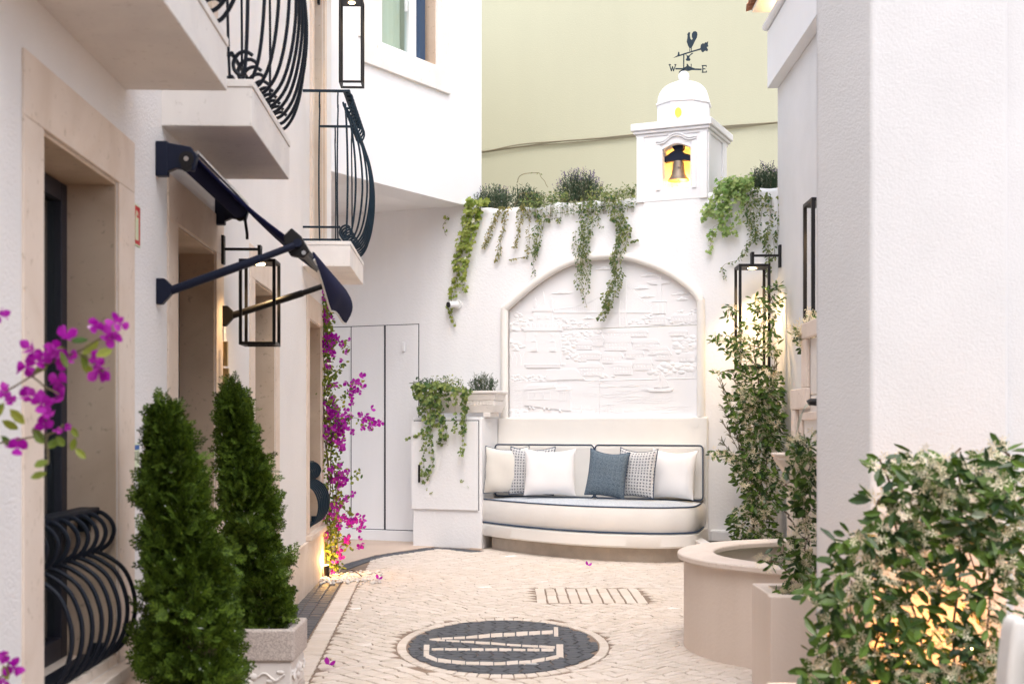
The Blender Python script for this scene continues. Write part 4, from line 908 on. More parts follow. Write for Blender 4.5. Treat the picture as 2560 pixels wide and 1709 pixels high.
# ---------------------------------------------------------------- right house, pillar, fountain
RH = thing('courtyard_house', 'low white house wall on the right with an overhanging band and tiled eave', 'building', (2.4, 9, 0))
obj('wall', MB().box(FR, 5.0, 11.88, 0, 4.85, -.4, 0), M['pillar'], RH)
obj('band', MB().box(FR, 4.6, 11.86, 4.345, 4.87, .0005, .10), M['stucco_fine'], RH, bevel=.006)
m = MB().tube([FR.pt(s, 4.905, .115) for s in (4.6, 8, 11.85)], .036, 12); obj('cornice', m, M['stucco_fine'], RH, smooth=60)
obj('parapet', MB().box(FR, 4.6, 11.86, 4.8705, 4.95, -.3, .085), M['stucco_fine'], RH)
obj('eave_board', MB().box(FR, 4.6, 11.80, 5.03, 5.06, -.5, .25), M['stone_pale'], RH)
m = MB().box(FR, 4.6, 11.80, 4.951, 5.029, -.3, -.05); obj('upper_wall', m, M['stucco_fine'], RH)
obj('eave_lamp', MB().box(FR, 5, 11.7, 4.952, 4.97, -.045, .0), emit_mat('eave_glow', (1, .62, .24), 14.), RH)
src = None; dsl = V(FR.n.x, FR.n.y, -.22)
for i in range(30):                                   # roman tiles: shallow pans and covers sloping to the eave
    s = 11.78 - i * .11
    m = MB(); rr_ = .06
    A0 = [FR.pt(s + rr_ * math.cos(a), 5.062 + rr_ * .8 * math.sin(a), .30) for a in [math.pi * k / 6 for k in range(7)]]; A1 = [p - V(FR.n.x, FR.n.y, -.3) * .8 for p in A0]
    B0 = [p + V(0, 0, -.012) for p in A0]; B1 = [p + V(0, 0, -.012) for p in A1]
    if src is None:
        m.add(A0 + A1 + B0 + B1, [(k, k + 1, 8 + k, 7 + k) for k in range(6)] + [(14 + k, 15 + k, 22 + k, 21 + k) for k in range(6)] + [(k, 14 + k, 15 + k, k + 1) for k in range(6)])
        src = obj('roof_tile', m, M['terracotta'], RH, smooth=60); s_0 = s
    else: inst('roof_tile', src, RH, FR.t * (s - s_0))
obj('roof_bed', MB().add([FR.pt(4.6, 5.061, .24), FR.pt(11.8, 5.061, .24), FR.pt(11.8, 5.30, -.6), FR.pt(4.6, 5.30, -.6)], [(0, 1, 2, 3)]), M['stone_pale'], RH)
# near pillar
def px_(x, Y): return (x - PX) / FP * Y
PL = thing('house_pillar', 'massive rough white plaster pillar of the near house on the right', 'pillar', (1.5, 4.9, 0))
obj('shaft', MB().plan([(px_(2041, 4.64), 4.64), (px_(2178, 4.42), 4.42), (px_(2521, 4.42), 4.42), (px_(2521, 4.42) + .05, 5.3), (px_(2041, 5.3) + .04, 5.3)], 0, 3.7), M['pillar'], PL, bevel=.012, seg=3)
obj('return_wall', MB().plan([(px_(2521, 4.42), 4.46), (px_(2521, 4.42) + 2.2, 4.40), (px_(2521, 4.42) + 2.2, 5.3), (px_(2521, 4.42) + .04, 5.3)], 0, 3.7), M['pillar'], PL)

obj('coping', MB().plan([(px_(2041, 5.3), 5.35), (px_(2041, 4.64) - .03, 4.64), (px_(2178, 4.42) - .03, 4.38), (px_(2521, 4.42) + 2.2, 4.34), (px_(2521, 4.42) + 2.2, 5.35)], 3.7005, 3.8), M['stone_pale'], PL)
OH = thing('light_block_house', 'plain white house added unseen behind the viewpoint to block low light', 'building', (0, -8, 0))  # unseen house, added to hold back low sky light from behind the camera
obj('wall', MB().wbox(-9, 11, -9, -7.5, 0, 9), M['pillar'], OH)
obj('roof', MB().wbox(-9.1, 11.1, -9.1, -7.4, 9.0005, 9.1), M['terracotta'], OH)

# fountain block, basin, bowl
FT = thing('wall_fountain', 'stepped stone wall fountain with iron spout and curved basin on the right', 'fountain', (1.6, 7.2, 0))
FF = Frame((1.66, 0), (.0219, 1), (-1, 0))
obj('back_wall', MB().box(FF, 5.6, 8.30, 0, 1.40, -.55, 0).box(FF, 5.6, 7.98, 1.4005, 1.75, -.55, 0), M['stone_pale'], FT, bevel=.01)
obj('frame_moulding', MB().box(FF, 8.20, 8.32, .3, 1.32, .0005, .03).box(FF, 7.85, 8.32, 1.3205, 1.45, .0005, .035).box(FF, 7.86, 8.0, 1.4505, 1.75, .0005, .03).box(FF, 6.2, 8.0, 1.7505, 1.85, .0005, .035), M['stone_pink'], FT, bevel=.008)
obj('inner_frame', MB().box(FF, 8.05, 8.11, .4, 1.25, .0005, .018).box(FF, 7.2, 8.11, 1.2505, 1.30, .0005, .018), M['stone_pink'], FT, bevel=.004)
BX, BY, BR = 1.86, 6.98, .95
def arcp(r, a0=88, a1=272, n=48): return [(BX + r * math.cos(R(a0 + (a1 - a0) * k / n)), BY + r * math.sin(R(a0 + (a1 - a0) * k / n))) for k in range(n + 1)]
def ringwall(m, r0, r1, z0, z1):
    a = arcp(r1); b = arcp(r0); n = len(a); vs = [V(x, y, z) for z in (z0, z1) for pts in (a, b) for x, y in pts]
    f = lambda l, r_, k: (l * 2 + r_) * n + k; fs = []
    for k in range(n - 1): fs += [(f(0, 0, k), f(0, 0, k + 1), f(1, 0, k + 1), f(1, 0, k)), (f(0, 1, k), f(1, 1, k), f(1, 1, k + 1), f(0, 1, k + 1)), (f(1, 0, k), f(1, 0, k + 1), f(1, 1, k + 1), f(1, 1, k)), (f(0, 0, k), f(0, 1, k), f(0, 1, k + 1), f(0, 0, k + 1))]
    fs += [(f(0, 0, 0), f(1, 0, 0), f(1, 1, 0), f(0, 1, 0)), (f(0, 0, n - 1), f(0, 1, n - 1), f(1, 1, n - 1), f(1, 0, n - 1))]
    return m.add(vs, fs)
BS = obj('basin', ringwall(MB(), BR - .16, BR - .035, 0, .485), M['plaster_pink'], FT, smooth=40)
obj('rim', ringwall(MB(), BR - .20, BR, .4855, .52), M['stone_pink'], BS, smooth=40, bevel=.008)
obj('basin_floor', MB().plan(arcp(BR - .155), .28, .30), M['stone_pink'], BS)
obj('water', MB().plan(arcp(BR - .161), .3005, .40), M['water'], BS)
FC = V(1.70, 7.38, 0)
bw = obj('bowl', MB().lathe(FC, [(.12, .88), (.10, .90), (.13, .93), (.17, .985), (.195, 1.02), (.195, 1.035), (.205, 1.04), (.21, 1.052), (.20, 1.06), (.16, 1.05), (.12, 1.0), (.02, .99)], 8, rot=R(22)), M['stone_pink'], FT, bevel=.004)
obj('pedestal', MB().lathe(FC, [(.16, .30), (.15, .36), (.125, .40), (.115, .60), (.12, .84), (.135, .8795)], 8, rot=R(22)), M['stone_pink'], FT, bevel=.004)
sb = P(2026, 1006, 7.42); se = FF.pt(7.42, sb.z, 0)
obj('spout', MB().tube([se, (sb.x, sb.y, sb.z + .004), (sb.x - .012, sb.y, sb.z - .004)], [.022, .020, .019], 14), M['black'], FT, smooth=60)
ws = [V(sb.x - .01, sb.y, sb.z - .01)]
for k in range(1, 9): t = k / 8; ws.append(V(sb.x - .01 - .095 * t, sb.y - .02 * t, sb.z - .012 - .265 * t * t))
obj('water_jet', MB().tube(ws, [.006 + .003 * math.sin(k * 1.7) for k in range(9)], 8), M['water'], FT, smooth=60)

# planter box in front of the fountain
PBX = thing('planter_box', 'square pink plaster planter box against the pillar, holding the slim jasmine', 'planter', (1.4, 5.57, 0))
obj('box', MB().wbox(1.075, 1.65, 5.33, 5.40, 0, .5).wbox(1.085, 1.145, 5.4005, 5.72, 0, .5).wbox(1.085, 1.65, 5.7205, 5.79, 0, .5), M['plaster_pink'], PBX, bevel=.006)
obj('soil', MB().wbox(1.1455, 1.65, 5.4005, 5.72, .30, .47), M['soil'], PBX)
LP = thing('corner_planter', 'low pale stone planter ledge in the corner behind the basin', 'planter', (2.0, 11.2, 0))
obj('ledge', MB().wbox(1.64, 2.43, 10.9, 11.0, 0, .2).wbox(1.64, 1.74, 11.0005, 11.75, 0, .2), M['stone_pale'], LP, bevel=.006); obj('soil', MB().wbox(1.7405, 2.43, 11.0005, 11.75, 0, .17), M['soil'], LP)

# ---------------------------------------------------------------- lanterns
def lantern(name, label, centre, ztop_, h, w, arm_dir, arm_len, wallpt, plate_h=.2, e=6.):
    t = thing(name, label, 'wall lantern', wallpt, 'square-framed wall lanterns'); cx_, cy_ = centre; zb = ztop_ - h; b = .016 * w / .285 * 1.5; q = w / 2
    A2 = Frame((cx_, cy_), tuple(V(-arm_dir[1], arm_dir[0], 0).xy), arm_dir); m = MB(); bb = b / 2
    for s in (-q + bb, q - bb):
        for d in (-q + bb, q - bb): m.box(A2, s - bb, s + bb, zb + b, ztop_ - b, d - bb, d + bb)
    for z in (zb, ztop_ - b):
        m.box(A2, -q, q, z, z + b, -q, -q + b).box(A2, -q, q, z, z + b, q - b, q).box(A2, -q, -q + b, z, z + b, -q + b, q - b).box(A2, q - b, q, z, z + b, -q + b, q - b)
    obj('frame', m, M['black'], t, bevel=.001, seg=1)
    obj('cap', MB().box(A2, -q + b, q - b, ztop_ - b * .9, ztop_ - b * .1, -q + b, q - b), M['black'], t)
    obj('lamp', MB().lathe((cx_, cy_, ztop_ - b * .9 - .006), [(q * .24, 0), (q * .28, .003), (q * .28, .0055)], 20), LAMP, t)
    m = MB(); hh = w * .34
    for s in (-.035 * w / .285, .035 * w / .285): m.box(A2, s - bb * .9, s + bb * .9, ztop_, ztop_ + hh, -bb * .9, bb * .9)
    m.box(A2, -.035 * w / .285 - bb, .035 * w / .285 + bb, ztop_ + hh, ztop_ + hh + b, -bb, bb)
    obj('hanger', m, M['black'], t)
    wp = V(*wallpt); zt = ztop_ + hh - b * .2; ad = V(arm_dir[0], arm_dir[1], 0).normalized()
    a = V(wp.x, wp.y, zt)
    obj('arm', MB().bar(a, V(cx_, cy_, zt), b * .85), M['black'], t)
    side_ = V(-ad.y, ad.x, 0) * w * .12
    pm = MB(); pz0, pz1 = zt - plate_h * .45, zt + plate_h * .4
    pm.hexa([V(p.x, p.y, pz0) for p in (a - side_, a + side_, a + side_ + ad * .02, a - side_ + ad * .02)] + [V(p.x, p.y, pz1) for p in (a - side_, a + side_, a + side_ + ad * .02, a - side_ + ad * .02)])
    obj('wall_plate', pm, M['black'], t, bevel=.002)
    point('lantern_light', (cx_, cy_, ztop_ - b - .02), e, (1, .66, .32), .03, spot=112, d=(0, 0, -1), parent=t, blend=.8)
    return t
NL = (FL.n.x, FL.n.y); NR = (FR.n.x, FR.n.y)
w1 = FL.pt(6.13, 0, 0); c1_ = FL.pt(6.05, 0, .185)
w1p = P(562, 600, w1.y); lantern('wall_lantern', 'open black lantern seen behind the awning arms, lit over the jamb', (c1_.x, c1_.y), 1.2 + (1070 - 652) * 6.05 / 3200, .40, .17, NL, .185, FL.pt(6.05, 1.9, 0), .16, 6)
c2 = FL.pt(10.05, 0, .268); lantern('wall_lantern', 'tall lantern above the furthest balcony, in front of the blank corner house', (c2.x, c2.y), 1.2 + (1070 - 2) * 10.05 / 3200, .665, .185, NL, .268, FL.pt(10.05, 4.6, 0), .2, 6)
c3 = FR.pt(11.72, 0, .262); lantern('wall_lantern', 'tall black lantern entwined with jasmine beside the corner of the white wall', (c3.x, c3.y), 1.2 + (1070 - 664) * 11.72 / 3200, .94, .285, NR, .262, FR.pt(11.72, 2.7, 0), .24, 34)
c4 = FR.pt(8.62, 0, .262); lantern('wall_lantern', 'lantern half hidden by the edge of the big pillar', (c4.x, c4.y), 1.2 + (1070 - 502) * 8.62 / 3200, .94, .285, NR, .262, FR.pt(8.62, 2.7, 0), .24, 14)

# ---------------------------------------------------------------- awning
AW = thing('awning', 'navy drop-arm awning folded out over the doorway', 'awning', FL.pt(5.4, 2.2, 0))
za = 2.215
def disc(m, s, z, d, r, w): return m.tube([FL.pt(s - w / 2, z, d), FL.pt(s + w / 2, z, d)], r, 20)
for s, k in ((4.79, 0), (5.93, 1)):
    m = MB().box(FL, s - .02, s + .02, za - .075, za + .055, .0, .045).prism(Frame(tuple(FL.pt(s - .018, 0, 0).xy), tuple(FL.n.xy), tuple((-FL.t).xy)), [(.04, za - .06), (.075, za - .045), (.14, za - .055), (.155, za), (.13, za + .035), (.04, za + .05)], -.036, .0)
    br = obj('roller_bracket', m, M['navy_metal'], AW, bevel=.004)
    obj('bolt', disc(MB(), s - .02, za - .012, .115, .009, .012), M['steel'], br)
    obj('bearing', disc(disc(MB(), s - .018, za - .012, .115, .028, .01), s - .018, za - .04, .115, .02, .008), M['black'], br)
obj('roller_tube', MB().tube([FL.pt(4.81, za - .012, .11), FL.pt(5.91, za - .012, .11)], .034, 20), M['navy'], AW, smooth=60)
obj('backing_rail', MB().tube([FL.pt(4.81, za + .02, .148), FL.pt(5.91, za + .02, .148)], .008, 10), M['steel'], AW, smooth=60)
F0 = [FL.pt(4.82, za + .03, .12), FL.pt(5.92, za + .03, .12)]; FZ = 1.90; FD = .52
m = MB(); K = 10
for i in range(K + 1):
    t = i / K
    for s_a, s_b in ((4.83, 4.88), (5.90, 6.0)):
        s = s_a + (s_b - s_a) * t; m.v.append(tuple(FL.pt(s, za + .03 + (FZ - za - .03) * t - .02 * math.sin(math.pi * t), .12 + (FD - .12) * t)))
for i in range(K): m.f.append((2 * i, 2 * i + 1, 2 * i + 3, 2 * i + 2)); m.mi.append(0)
fo = obj('canopy', m, M['navy'], AW, smooth=60); so_ = fo.modifiers.new('cloth', 'SOLIDIFY'); so_.thickness = .01
obj('front_bar', MB().tube([FL.pt(4.82, FZ, FD), FL.pt(6.62, FZ, FD)], .016, 12), M['navy_metal'], AW, smooth=60)
m = MB(); K = 24; J = 8                               # valance hanging from the front bar, belly outwards
for j in range(J + 1):
    for i in range(K + 1):
        t = i / K; s = 5.2 + 1.42 * t; ln = (.03 + .145 * min(1, t * 2.2)) * (1 + .05 * math.sin(s * 9)); q = j / J
        m.v.append(tuple(FL.pt(s, FZ + .018 - ln * q, FD + .018 + .035 * math.sin(math.pi * q) * min(1, t * 2))))
for j in range(J):
    for i in range(K): a = j * (K + 1) + i; m.f.append((a, a + 1, a + K + 2, a + K + 1)); m.mi.append(0)
va = obj('valance', m, M['navy'], AW, smooth=70); so_ = va.modifiers.new('cloth', 'SOLIDIFY'); so_.thickness = .006
obj('piping', MB().tube([V(*m.v[J * (K + 1) + i]) for i in range(K + 1)], .005, 6), M['white_cloth'], va, smooth=60)
for s, sz, zf in ((4.80, 1.715, FZ - .01), (6.08, 1.735, FZ - .01)):
    arm = obj('arm', MB().tube([FL.pt(s, sz, .05), FL.pt(s + .01, sz + (zf - sz) * .7, .05 + (FD - .06) * .72)], .0165, 12).tube([FL.pt(s + .01, sz + (zf - sz) * .66, .05 + (FD - .06) * .68), FL.pt(s + .02, zf, FD - .01)], .0135, 12), M['navy_metal'] if s < 5 else M['black'], AW, smooth=60)
    FH = Frame(tuple(FL.pt(s - .02, 0, 0).xy), tuple(FL.n.xy), tuple((-FL.t).xy))
    obj('foot', MB().prism(FH, [(.0, sz - .052), (.022, sz - .052), (.055, sz - .015), (.055, sz + .02), (.03, sz + .045), (.0, sz + .045)], -.035, .0), M['navy_metal'] if s < 5 else M['black'], arm, bevel=.003)
FH = Frame(tuple(FL.pt(4.86, 0, 0).xy), tuple(FL.n.xy), tuple((-FL.t).xy))
obj('elbow_plate', MB().prism(FH, [(FD - .055, FZ + .03), (FD - .025, FZ + .06), (FD + .01, FZ + .03), (FD + .045, FZ - .03), (FD + .02, FZ - .055), (FD - .03, FZ - .045), (FD - .05, FZ - .01)], -.02, .02), M['black'], AW, bevel=.004)
obj('elbow_strut', MB().tube([FL.pt(4.87, FZ - .04, FD + .02), FL.pt(5.25, FZ - .045, FD + .022)], .010, 8), M['black'], AW)
obj('elbow_bolt', disc(MB(), 4.838, FZ - .035, FD + .022, .008, .01), M['steel'], AW)
obj('crank_hook', MB().tube([FL.pt(5.90, za - .05, .14), FL.pt(5.90, za - .12, .15), FL.pt(5.90, za - .145, .15)], .007, 8), M['black'], AW)

# security camera
cc_ = FB.img(1135, 764); CC = thing('security_camera', 'small white security camera with black lens on the wall under the hanging ivy', 'camera', FB.pt(cc_[0], cc_[1], 0))
obj('mount', MB().tube([FB.pt(cc_[0] + .05, cc_[1] + .01, 0), FB.pt(cc_[0] + .05, cc_[1] + .01, .03)], .045, 16), M['white_paint'], CC, smooth=50)
obj('housing', MB().tube([FB.pt(cc_[0] + .05, cc_[1] + .01, .03), FB.pt(cc_[0], cc_[1], .12)], .034, 16), M['white_paint'], CC, smooth=50)
obj('lens', MB().tube([FB.pt(cc_[0] + .002, cc_[1], .118), FB.pt(cc_[0] - .006, cc_[1] - .002, .132)], .029, 16), M['black'], CC, smooth=50)
# ---------------------------------------------------------------- plants
rg = np.random.RandomState(11)
def fold_leaf(w, l, n=3, fold=.25, tip=1.0):          # pointed leaf, y from 0 to l, folded along the midrib
    vs = [(0, 0, 0)]; fs = []
    prof = {3: [(.28, .78), (.62, .95), (.86, .5)], 2: [(.35, .95), (.75, .7)]}[n]
    for t, k in prof: vs += [(-w / 2 * k, l * t, fold * w * k * .5), (0, l * t, -.05 * l * math.sin(t * 3)), (w / 2 * k, l * t, fold * w * k * .5)]
    vs.append((0, l * tip, .04 * l)); e = len(vs) - 1
    fs += [(0, 2, 1), (0, 3, 2)]
    for i in range(n - 1): a = 1 + 3 * i; fs += [(a, a + 1, a + 4, a + 3), (a + 1, a + 2, a + 5, a + 4)]
    a = 1 + 3 * (n - 1); fs += [(a, a + 1, e), (a + 1, a + 2, e)]
    return np.array(vs), fs
def ivy_leaf(r):
    a = [(0, 0), (-.30, -.12), (-.55, .05), (-.38, .30), (-.62, .52), (-.26, .58), (0, 1.0), (.26, .58), (.62, .52), (.38, .30), (.55, .05), (.30, -.12)]
    vs = [(x * r, y * r, .10 * r * abs(x) * 2) for x, y in a] + [(0, .35 * r, -.02 * r)]
    return np.array(vs), [(i, (i + 1) % 12, 12) for i in range(12)]
def star(r, n=5, w=.25):                              # open five-petalled flower
    vs = [(0, 0, -.1 * r)]; fs = []
    for i in range(n):
        a = 2 * math.pi * i / n; d = np.array([math.cos(a), math.sin(a)]); p = np.array([-d[1], d[0]])
        b = len(vs)
        for t, k in ((.22, .12), (.7, w), (1.0, w * .55)):
            for sg in (-1, 1): q = d * r * t + p * sg * k * r * .5 + p * .12 * r * t; vs.append((q[0], q[1], .12 * r * t))
        fs += [(0, b, b + 1), (b, b + 2, b + 3, b + 1), (b + 2, b + 4, b + 5, b + 3)]
    return np.array(vs), fs
def jas_cluster(r):                                   # several small stars on short stalks
    V0 = []; F0 = []; rr = np.random.RandomState(4)
    for k in range(5):
        v, f = star(r * .5); ax = rr.uniform(-.8, .8, 2); Rm = np.array(Euler((ax[0], ax[1], rr.uniform(0, 6))).to_matrix()); o = rr.uniform(-1, 1, 3) * r * np.array([.75, .75, .35])
        b = sum(len(x) for x in V0); V0.append(v @ Rm.T + o); F0 += [tuple(i + b for i in q) for q in f]
    return np.vstack(V0), F0
def bract(r):                                         # three papery bracts
    V0 = []; F0 = []
    for k in range(3):
        v, f = fold_leaf(r * 1.05, r * 1.25, 3, -.35); Rm = np.array((Matrix.Rotation(2.094 * k, 3, 'Z') @ Matrix.Rotation(.75, 3, 'X')).to_3x3())
        b = sum(len(x) for x in V0); V0.append(v @ Rm.T); F0 += [tuple(i + b for i in q) for q in f]
    return np.vstack(V0), F0
def spray(l, n=5, seed=0):                            # flat fan of scale-leaf twigs
    rr = np.random.RandomState(seed); vs = []; fs = []
    def blade(p, d, L, w):
        nrm = np.array([0, 0, 1.]); s = np.cross(d, nrm); s /= np.linalg.norm(s) + 1e-9; b = len(vs)
        vs.extend([p, p + d * L * .45 + s * w, p + d * L, p + d * L * .45 - s * w]); fs.append((b, b + 1, b + 2, b + 3))
    blade(np.zeros(3), np.array([0, 1., 0]), l, l * .05)
    for i in range(1, n + 1):
        t = i / (n + 1)
        for sg in (-1, 1):
            a = R(48 - 12 * t + rr.uniform(-6, 6)) * sg; d = np.array([math.sin(a), math.cos(a), rr.uniform(-.25, .1)]); d /= np.linalg.norm(d); L = l * (.62 - .42 * t) * rr.uniform(.8, 1.15); p = np.array([0, l * t, 0]); blade(p, d, L, l * .045)
            for q in (.35, .65):
                for s2 in (-1, 1):
                    a2 = a + R(40) * s2; d2 = np.array([math.sin(a2), math.cos(a2), rr.uniform(-.2, .2)]); blade(p + d * L * q, d2 / np.linalg.norm(d2), L * .34, l * .035)
    return np.array(vs), fs
def basis(nrm, axis):                                 # columns: side, axis, normal
    n = V(*nrm).normalized(); a = V(*axis); a = a - n * a.dot(n)
    a = a.normalized() if a.length > 1e-4 else n.orthogonal().normalized()
    s = a.cross(n); return Matrix((s, a, n)).transposed()
def rv(s=1.): return V(*rg.uniform(-1, 1, 3)) * s
def scatter(parent, name, variants, places, mt, nparts=0, kindlabel=None):
    """places: (variant index, position, 3x3 basis, scale); the nparts nearest the camera become parts, the rest one object"""
    t = base_of(parent); places = sorted(places, key=lambda p: p[1].y)
    mats = mt if isinstance(mt, list) else [mt] * len(variants)
    if nparts:
        meshes = []
        for (v, f), q in zip(variants, mats):
            me = bpy.data.meshes.new(name); me.from_pydata(v.tolist(), [], f); me.materials.append(q); meshes.append(me)
        for k, p, B, s in places[:nparts]:
            o = bpy.data.objects.new(name, meshes[k]); C.objects.link(o); o.parent = parent
            o.matrix_local = Matrix.Translation(p - t) @ (B * s).to_4x4()
    rest = places[nparts:]
    if rest:
        uq = list(dict.fromkeys(mats)); av = []; af = []; am = []; b = 0
        for k, p, B, s in rest:
            v, f = variants[k]; w = v @ (np.array(B).T * s) + np.array(p - t); av.append(w); af += [tuple(i + b for i in q) for q in f]; am += [uq.index(mats[k])] * len(f); b += len(v)
        me = bpy.data.meshes.new(name); me.from_pydata(np.vstack(av).tolist(), [], af)
        for q in uq: me.materials.append(q)
        me.polygons.foreach_set('material_index', am); o = bpy.data.objects.new(name, me); C.objects.link(o); o.parent = parent; o['kind'] = 'stuff'
def wander(pts, n, amp):
    p = crom(pts, n); out = []; ph = rg.uniform(0, 6, 6)
    for i, q in enumerate(p):
        k = i / max(1, len(p) - 1) * len(pts)
        out.append(q + V(math.sin(k * 2.3 + ph[0]) + .5 * math.sin(k * 5.1 + ph[1]), .6 * math.sin(k * 2.9 + ph[2]), .5 * math.sin(k * 3.7 + ph[3])) * amp)
    return out

def vine(name, label, strands, variants, mt, leaf_size, density, nparts, F=FB, d0=.02, spread=1., drop=None, cat='climbing plant', stem=.002, droop=.6, group=None, flowers=None):
    """strands: list of (image points along the wall, width in metres, thickness off the wall, leaves per metre factor)"""
    pts0 = strands[0][0][0]; s0, z0 = F.img(*pts0)
    t = thing(name, label, cat, F.pt(s0, z0, d0), group)
    pl = []; sm = MB(); fl = []
    for pts, wd, th, dn in strands:
        base = []
        for i, (x, y) in enumerate(pts): s, z = F.img(x, y, d0); base.append(F.pt(s, z, d0 + th * .3))
        nst = max(1, int(wd / .035))
        for q in range(nst):
            off = rg.uniform(-.5, .5); 
            path = [b + F.t * off * wd * (1 - .45 * i / max(1, len(base) - 1)) + F.n * abs(rg.normal(0, .35)) * th for i, b in enumerate(base)]
            if nst > 1 and len(path) > 2 and rg.rand() < .55: path = path[:max(2, int(len(path) * rg.uniform(.5, 1)))]
            w = wander(path, 6, .012 * spread)
            sm.tube(w, stem, 4)
            L = sum((a - b).length for a, b in zip(w, w[1:])); n = max(2, int(L * density * dn))
            for k in range(n):
                u = rg.rand() ** .92 * (len(w) - 1); i = min(len(w) - 2, int(u)); p = w[i].lerp(w[i + 1], u - i)
                sc = leaf_size * rg.uniform(.55, 1.2) * (1 - .35 * u / len(w))
                side_ = F.t * rg.choice((-1, 1)) * rg.uniform(.2, 1.2)
                ax = side_ + V(0, 0, -droop * rg.uniform(.3, 1.6)) + F.n * rg.uniform(.0, .6); nr = F.n + rv(.55) + V(0, 0, .35)
                p2 = p + side_ * sc * .4 + F.n * abs(rg.normal(0, .25)) * th + V(0, 0, rg.uniform(-.3, .3) * sc)
                pl.append((rg.randint(len(variants)), p2, basis(nr, ax), sc))
    obj('stem', sm, M['twig'], t)
    scatter(t, 'leaf', variants, pl, mt, nparts)
    return t
IVY = [ivy_leaf(1.0), fold_leaf(.75, 1.0, 3)]; JL = [fold_leaf(.46, 1.0, 3), fold_leaf(.38, 1.0, 3, .5)]; VL = [fold_leaf(.42, 1.0, 2), fold_leaf(.6, .9, 3)]
iv1 = [ivy_leaf(1.0)]
vine('hanging_ivy', 'yellow-green ivy tumbling over the wall corner next to the corner house', [([(1192, 505), (1180, 560), (1168, 620), (1158, 680), (1150, 735)], .26, .07, 1.25), ([(1170, 570), (1150, 640), (1140, 700), (1132, 760), (1138, 815)], .08, .03, .8), ([(1120, 540), (1108, 560), (1118, 590)], .03, .02, .6), ([(1200, 500), (1195, 530), (1180, 600)], .2, .08, 1.3)], iv1, M['ivy_yellow'], .052, 52, 150)
vine('hanging_creeper', 'thin brownish half-dry creeper hanging in sparse strands from the wall top', [([(1262, 512), (1240, 560), (1215, 620), (1205, 640)], .10, .03, .8), ([(1275, 515), (1262, 580), (1250, 640), (1240, 650)], .08, .03, .8), ([(1300, 510), (1300, 570), (1285, 620)], .10, .03, .8), ([(1320, 520), (1330, 600), (1318, 640), (1275, 648)], .05, .02, .7), ([(1245, 530), (1225, 580), (1203, 620)], .06, .02, .6)], VL, M['vine_dry'], .034, 170, 160, stem=.0022, droop=1.2)
vine('hanging_creeper', 'green creeper strand with narrow leaves just left of the arch top', [([(1330, 500), (1345, 570), (1335, 640), (1330, 690), (1326, 720)], .09, .04, 1.0), ([(1350, 530), (1375, 550), (1395, 545), (1400, 560)], .03, .02, 1.1), ([(1365, 535), (1352, 570), (1340, 610), (1350, 640)], .09, .04, 1.1)], VL, M['vine'], .040, 105, 160, droop=1.1)
vine('hanging_creeper', 'bushy green creeper hanging over the left half of the arch top', [([(1478, 490), (1475, 545), (1468, 600), (1462, 640), (1468, 690), (1466, 735)], .16, .06, 1.6), ([(1500, 510), (1495, 545), (1505, 570)], .05, .03, .8), ([(1440, 575), (1434, 610), (1440, 640)], .04, .02, .7), ([(1450, 655), (1440, 690), (1456, 740), (1466, 770)], .05, .02, .6)], VL, M['vine'], .038, 105, 200, droop=1.0)
vine('hanging_creeper', 'dark green creeper hanging over the middle of the arch, ending in a long thin tip', [([(1528, 480), (1548, 540), (1562, 585), (1548, 640), (1545, 690), (1530, 740), (1520, 770), (1498, 800)], .14, .05, 1.6), ([(1545, 520), (1565, 560), (1570, 580)], .08, .04, 1.2), ([(1580, 600), (1590, 602)], .02, .01, 2), ([(1535, 700), (1518, 745), (1525, 770)], .10, .04, 1.2)], VL, M['vine'], .040, 105, 200, droop=1.0)
vine('hanging_ivy', 'thick light green ivy mound hanging from the wall right of the bell tower', [([(1850, 450), (1830, 500), (1815, 545), (1830, 590)], .34, .12, 1.3), ([(1820, 470), (1790, 520), (1775, 550), (1765, 570)], .16, .08, 1.1), ([(1800, 560), (1775, 590), (1762, 635)], .10, .04, .8), ([(1870, 455), (1850, 500), (1840, 560)], .2, .08, 1.1)], iv1, M['ivy_light'], .046, 75, 180)
vine('hanging_creeper', 'loose green creeper between the ivy mound and the lantern', [([(1885, 470), (1872, 540), (1890, 590), (1870, 620), (1845, 650)], .18, .05, 1.1), ([(1915, 490), (1905, 530), (1880, 600)], .10, .04, .9), ([(1840, 650), (1808, 670), (1812, 700)], .03, .02, .7)], VL, M['vine'], .037, 95, 160, droop=1.0)
vine('hanging_creeper', 'dark green creeper trailing down the inner corner behind the lantern arm', [([(1938, 480), (1936, 560), (1925, 600), (1932, 650), (1930, 690)], .12, .05, 1.3)], VL, M['vine'], .042, 80, 110, droop=1.0)
cabv = vine('potted_ivy', 'variegated ivy spilling out of the stone planter over the cabinet', [([(1065, 962), (1072, 1030), (1078, 1080), (1075, 1140), (1068, 1190)], .16, .10, 1.2), ([(1060, 960), (1085, 1010), (1090, 1060)], .22, .12, 1.3), ([(1110, 965), (1120, 1020), (1128, 1090)], .20, .10, 1.2), ([(1160, 965), (1158, 1030), (1155, 1080), (1162, 1140), (1158, 1185)], .16, .10, 1.2), ([(1100, 960), (1130, 970), (1180, 975), (1170, 1000)], .18, .12, 1.3), ([(1090, 1060), (1050, 1085), (1018, 1092)], .03, .02, 1.0), ([(1068, 1190), (1066, 1212), (1085, 1230), (1105, 1246)], .02, .01, .5), ([(1152, 1190), (1160, 1210), (1185, 1238)], .02, .01, .5), ([(1110, 1090), (1100, 1105), (1118, 1110)], .04, .02, .8)], iv1, M['ivy'], .044, 68, 280, d0=.43, droop=.7)

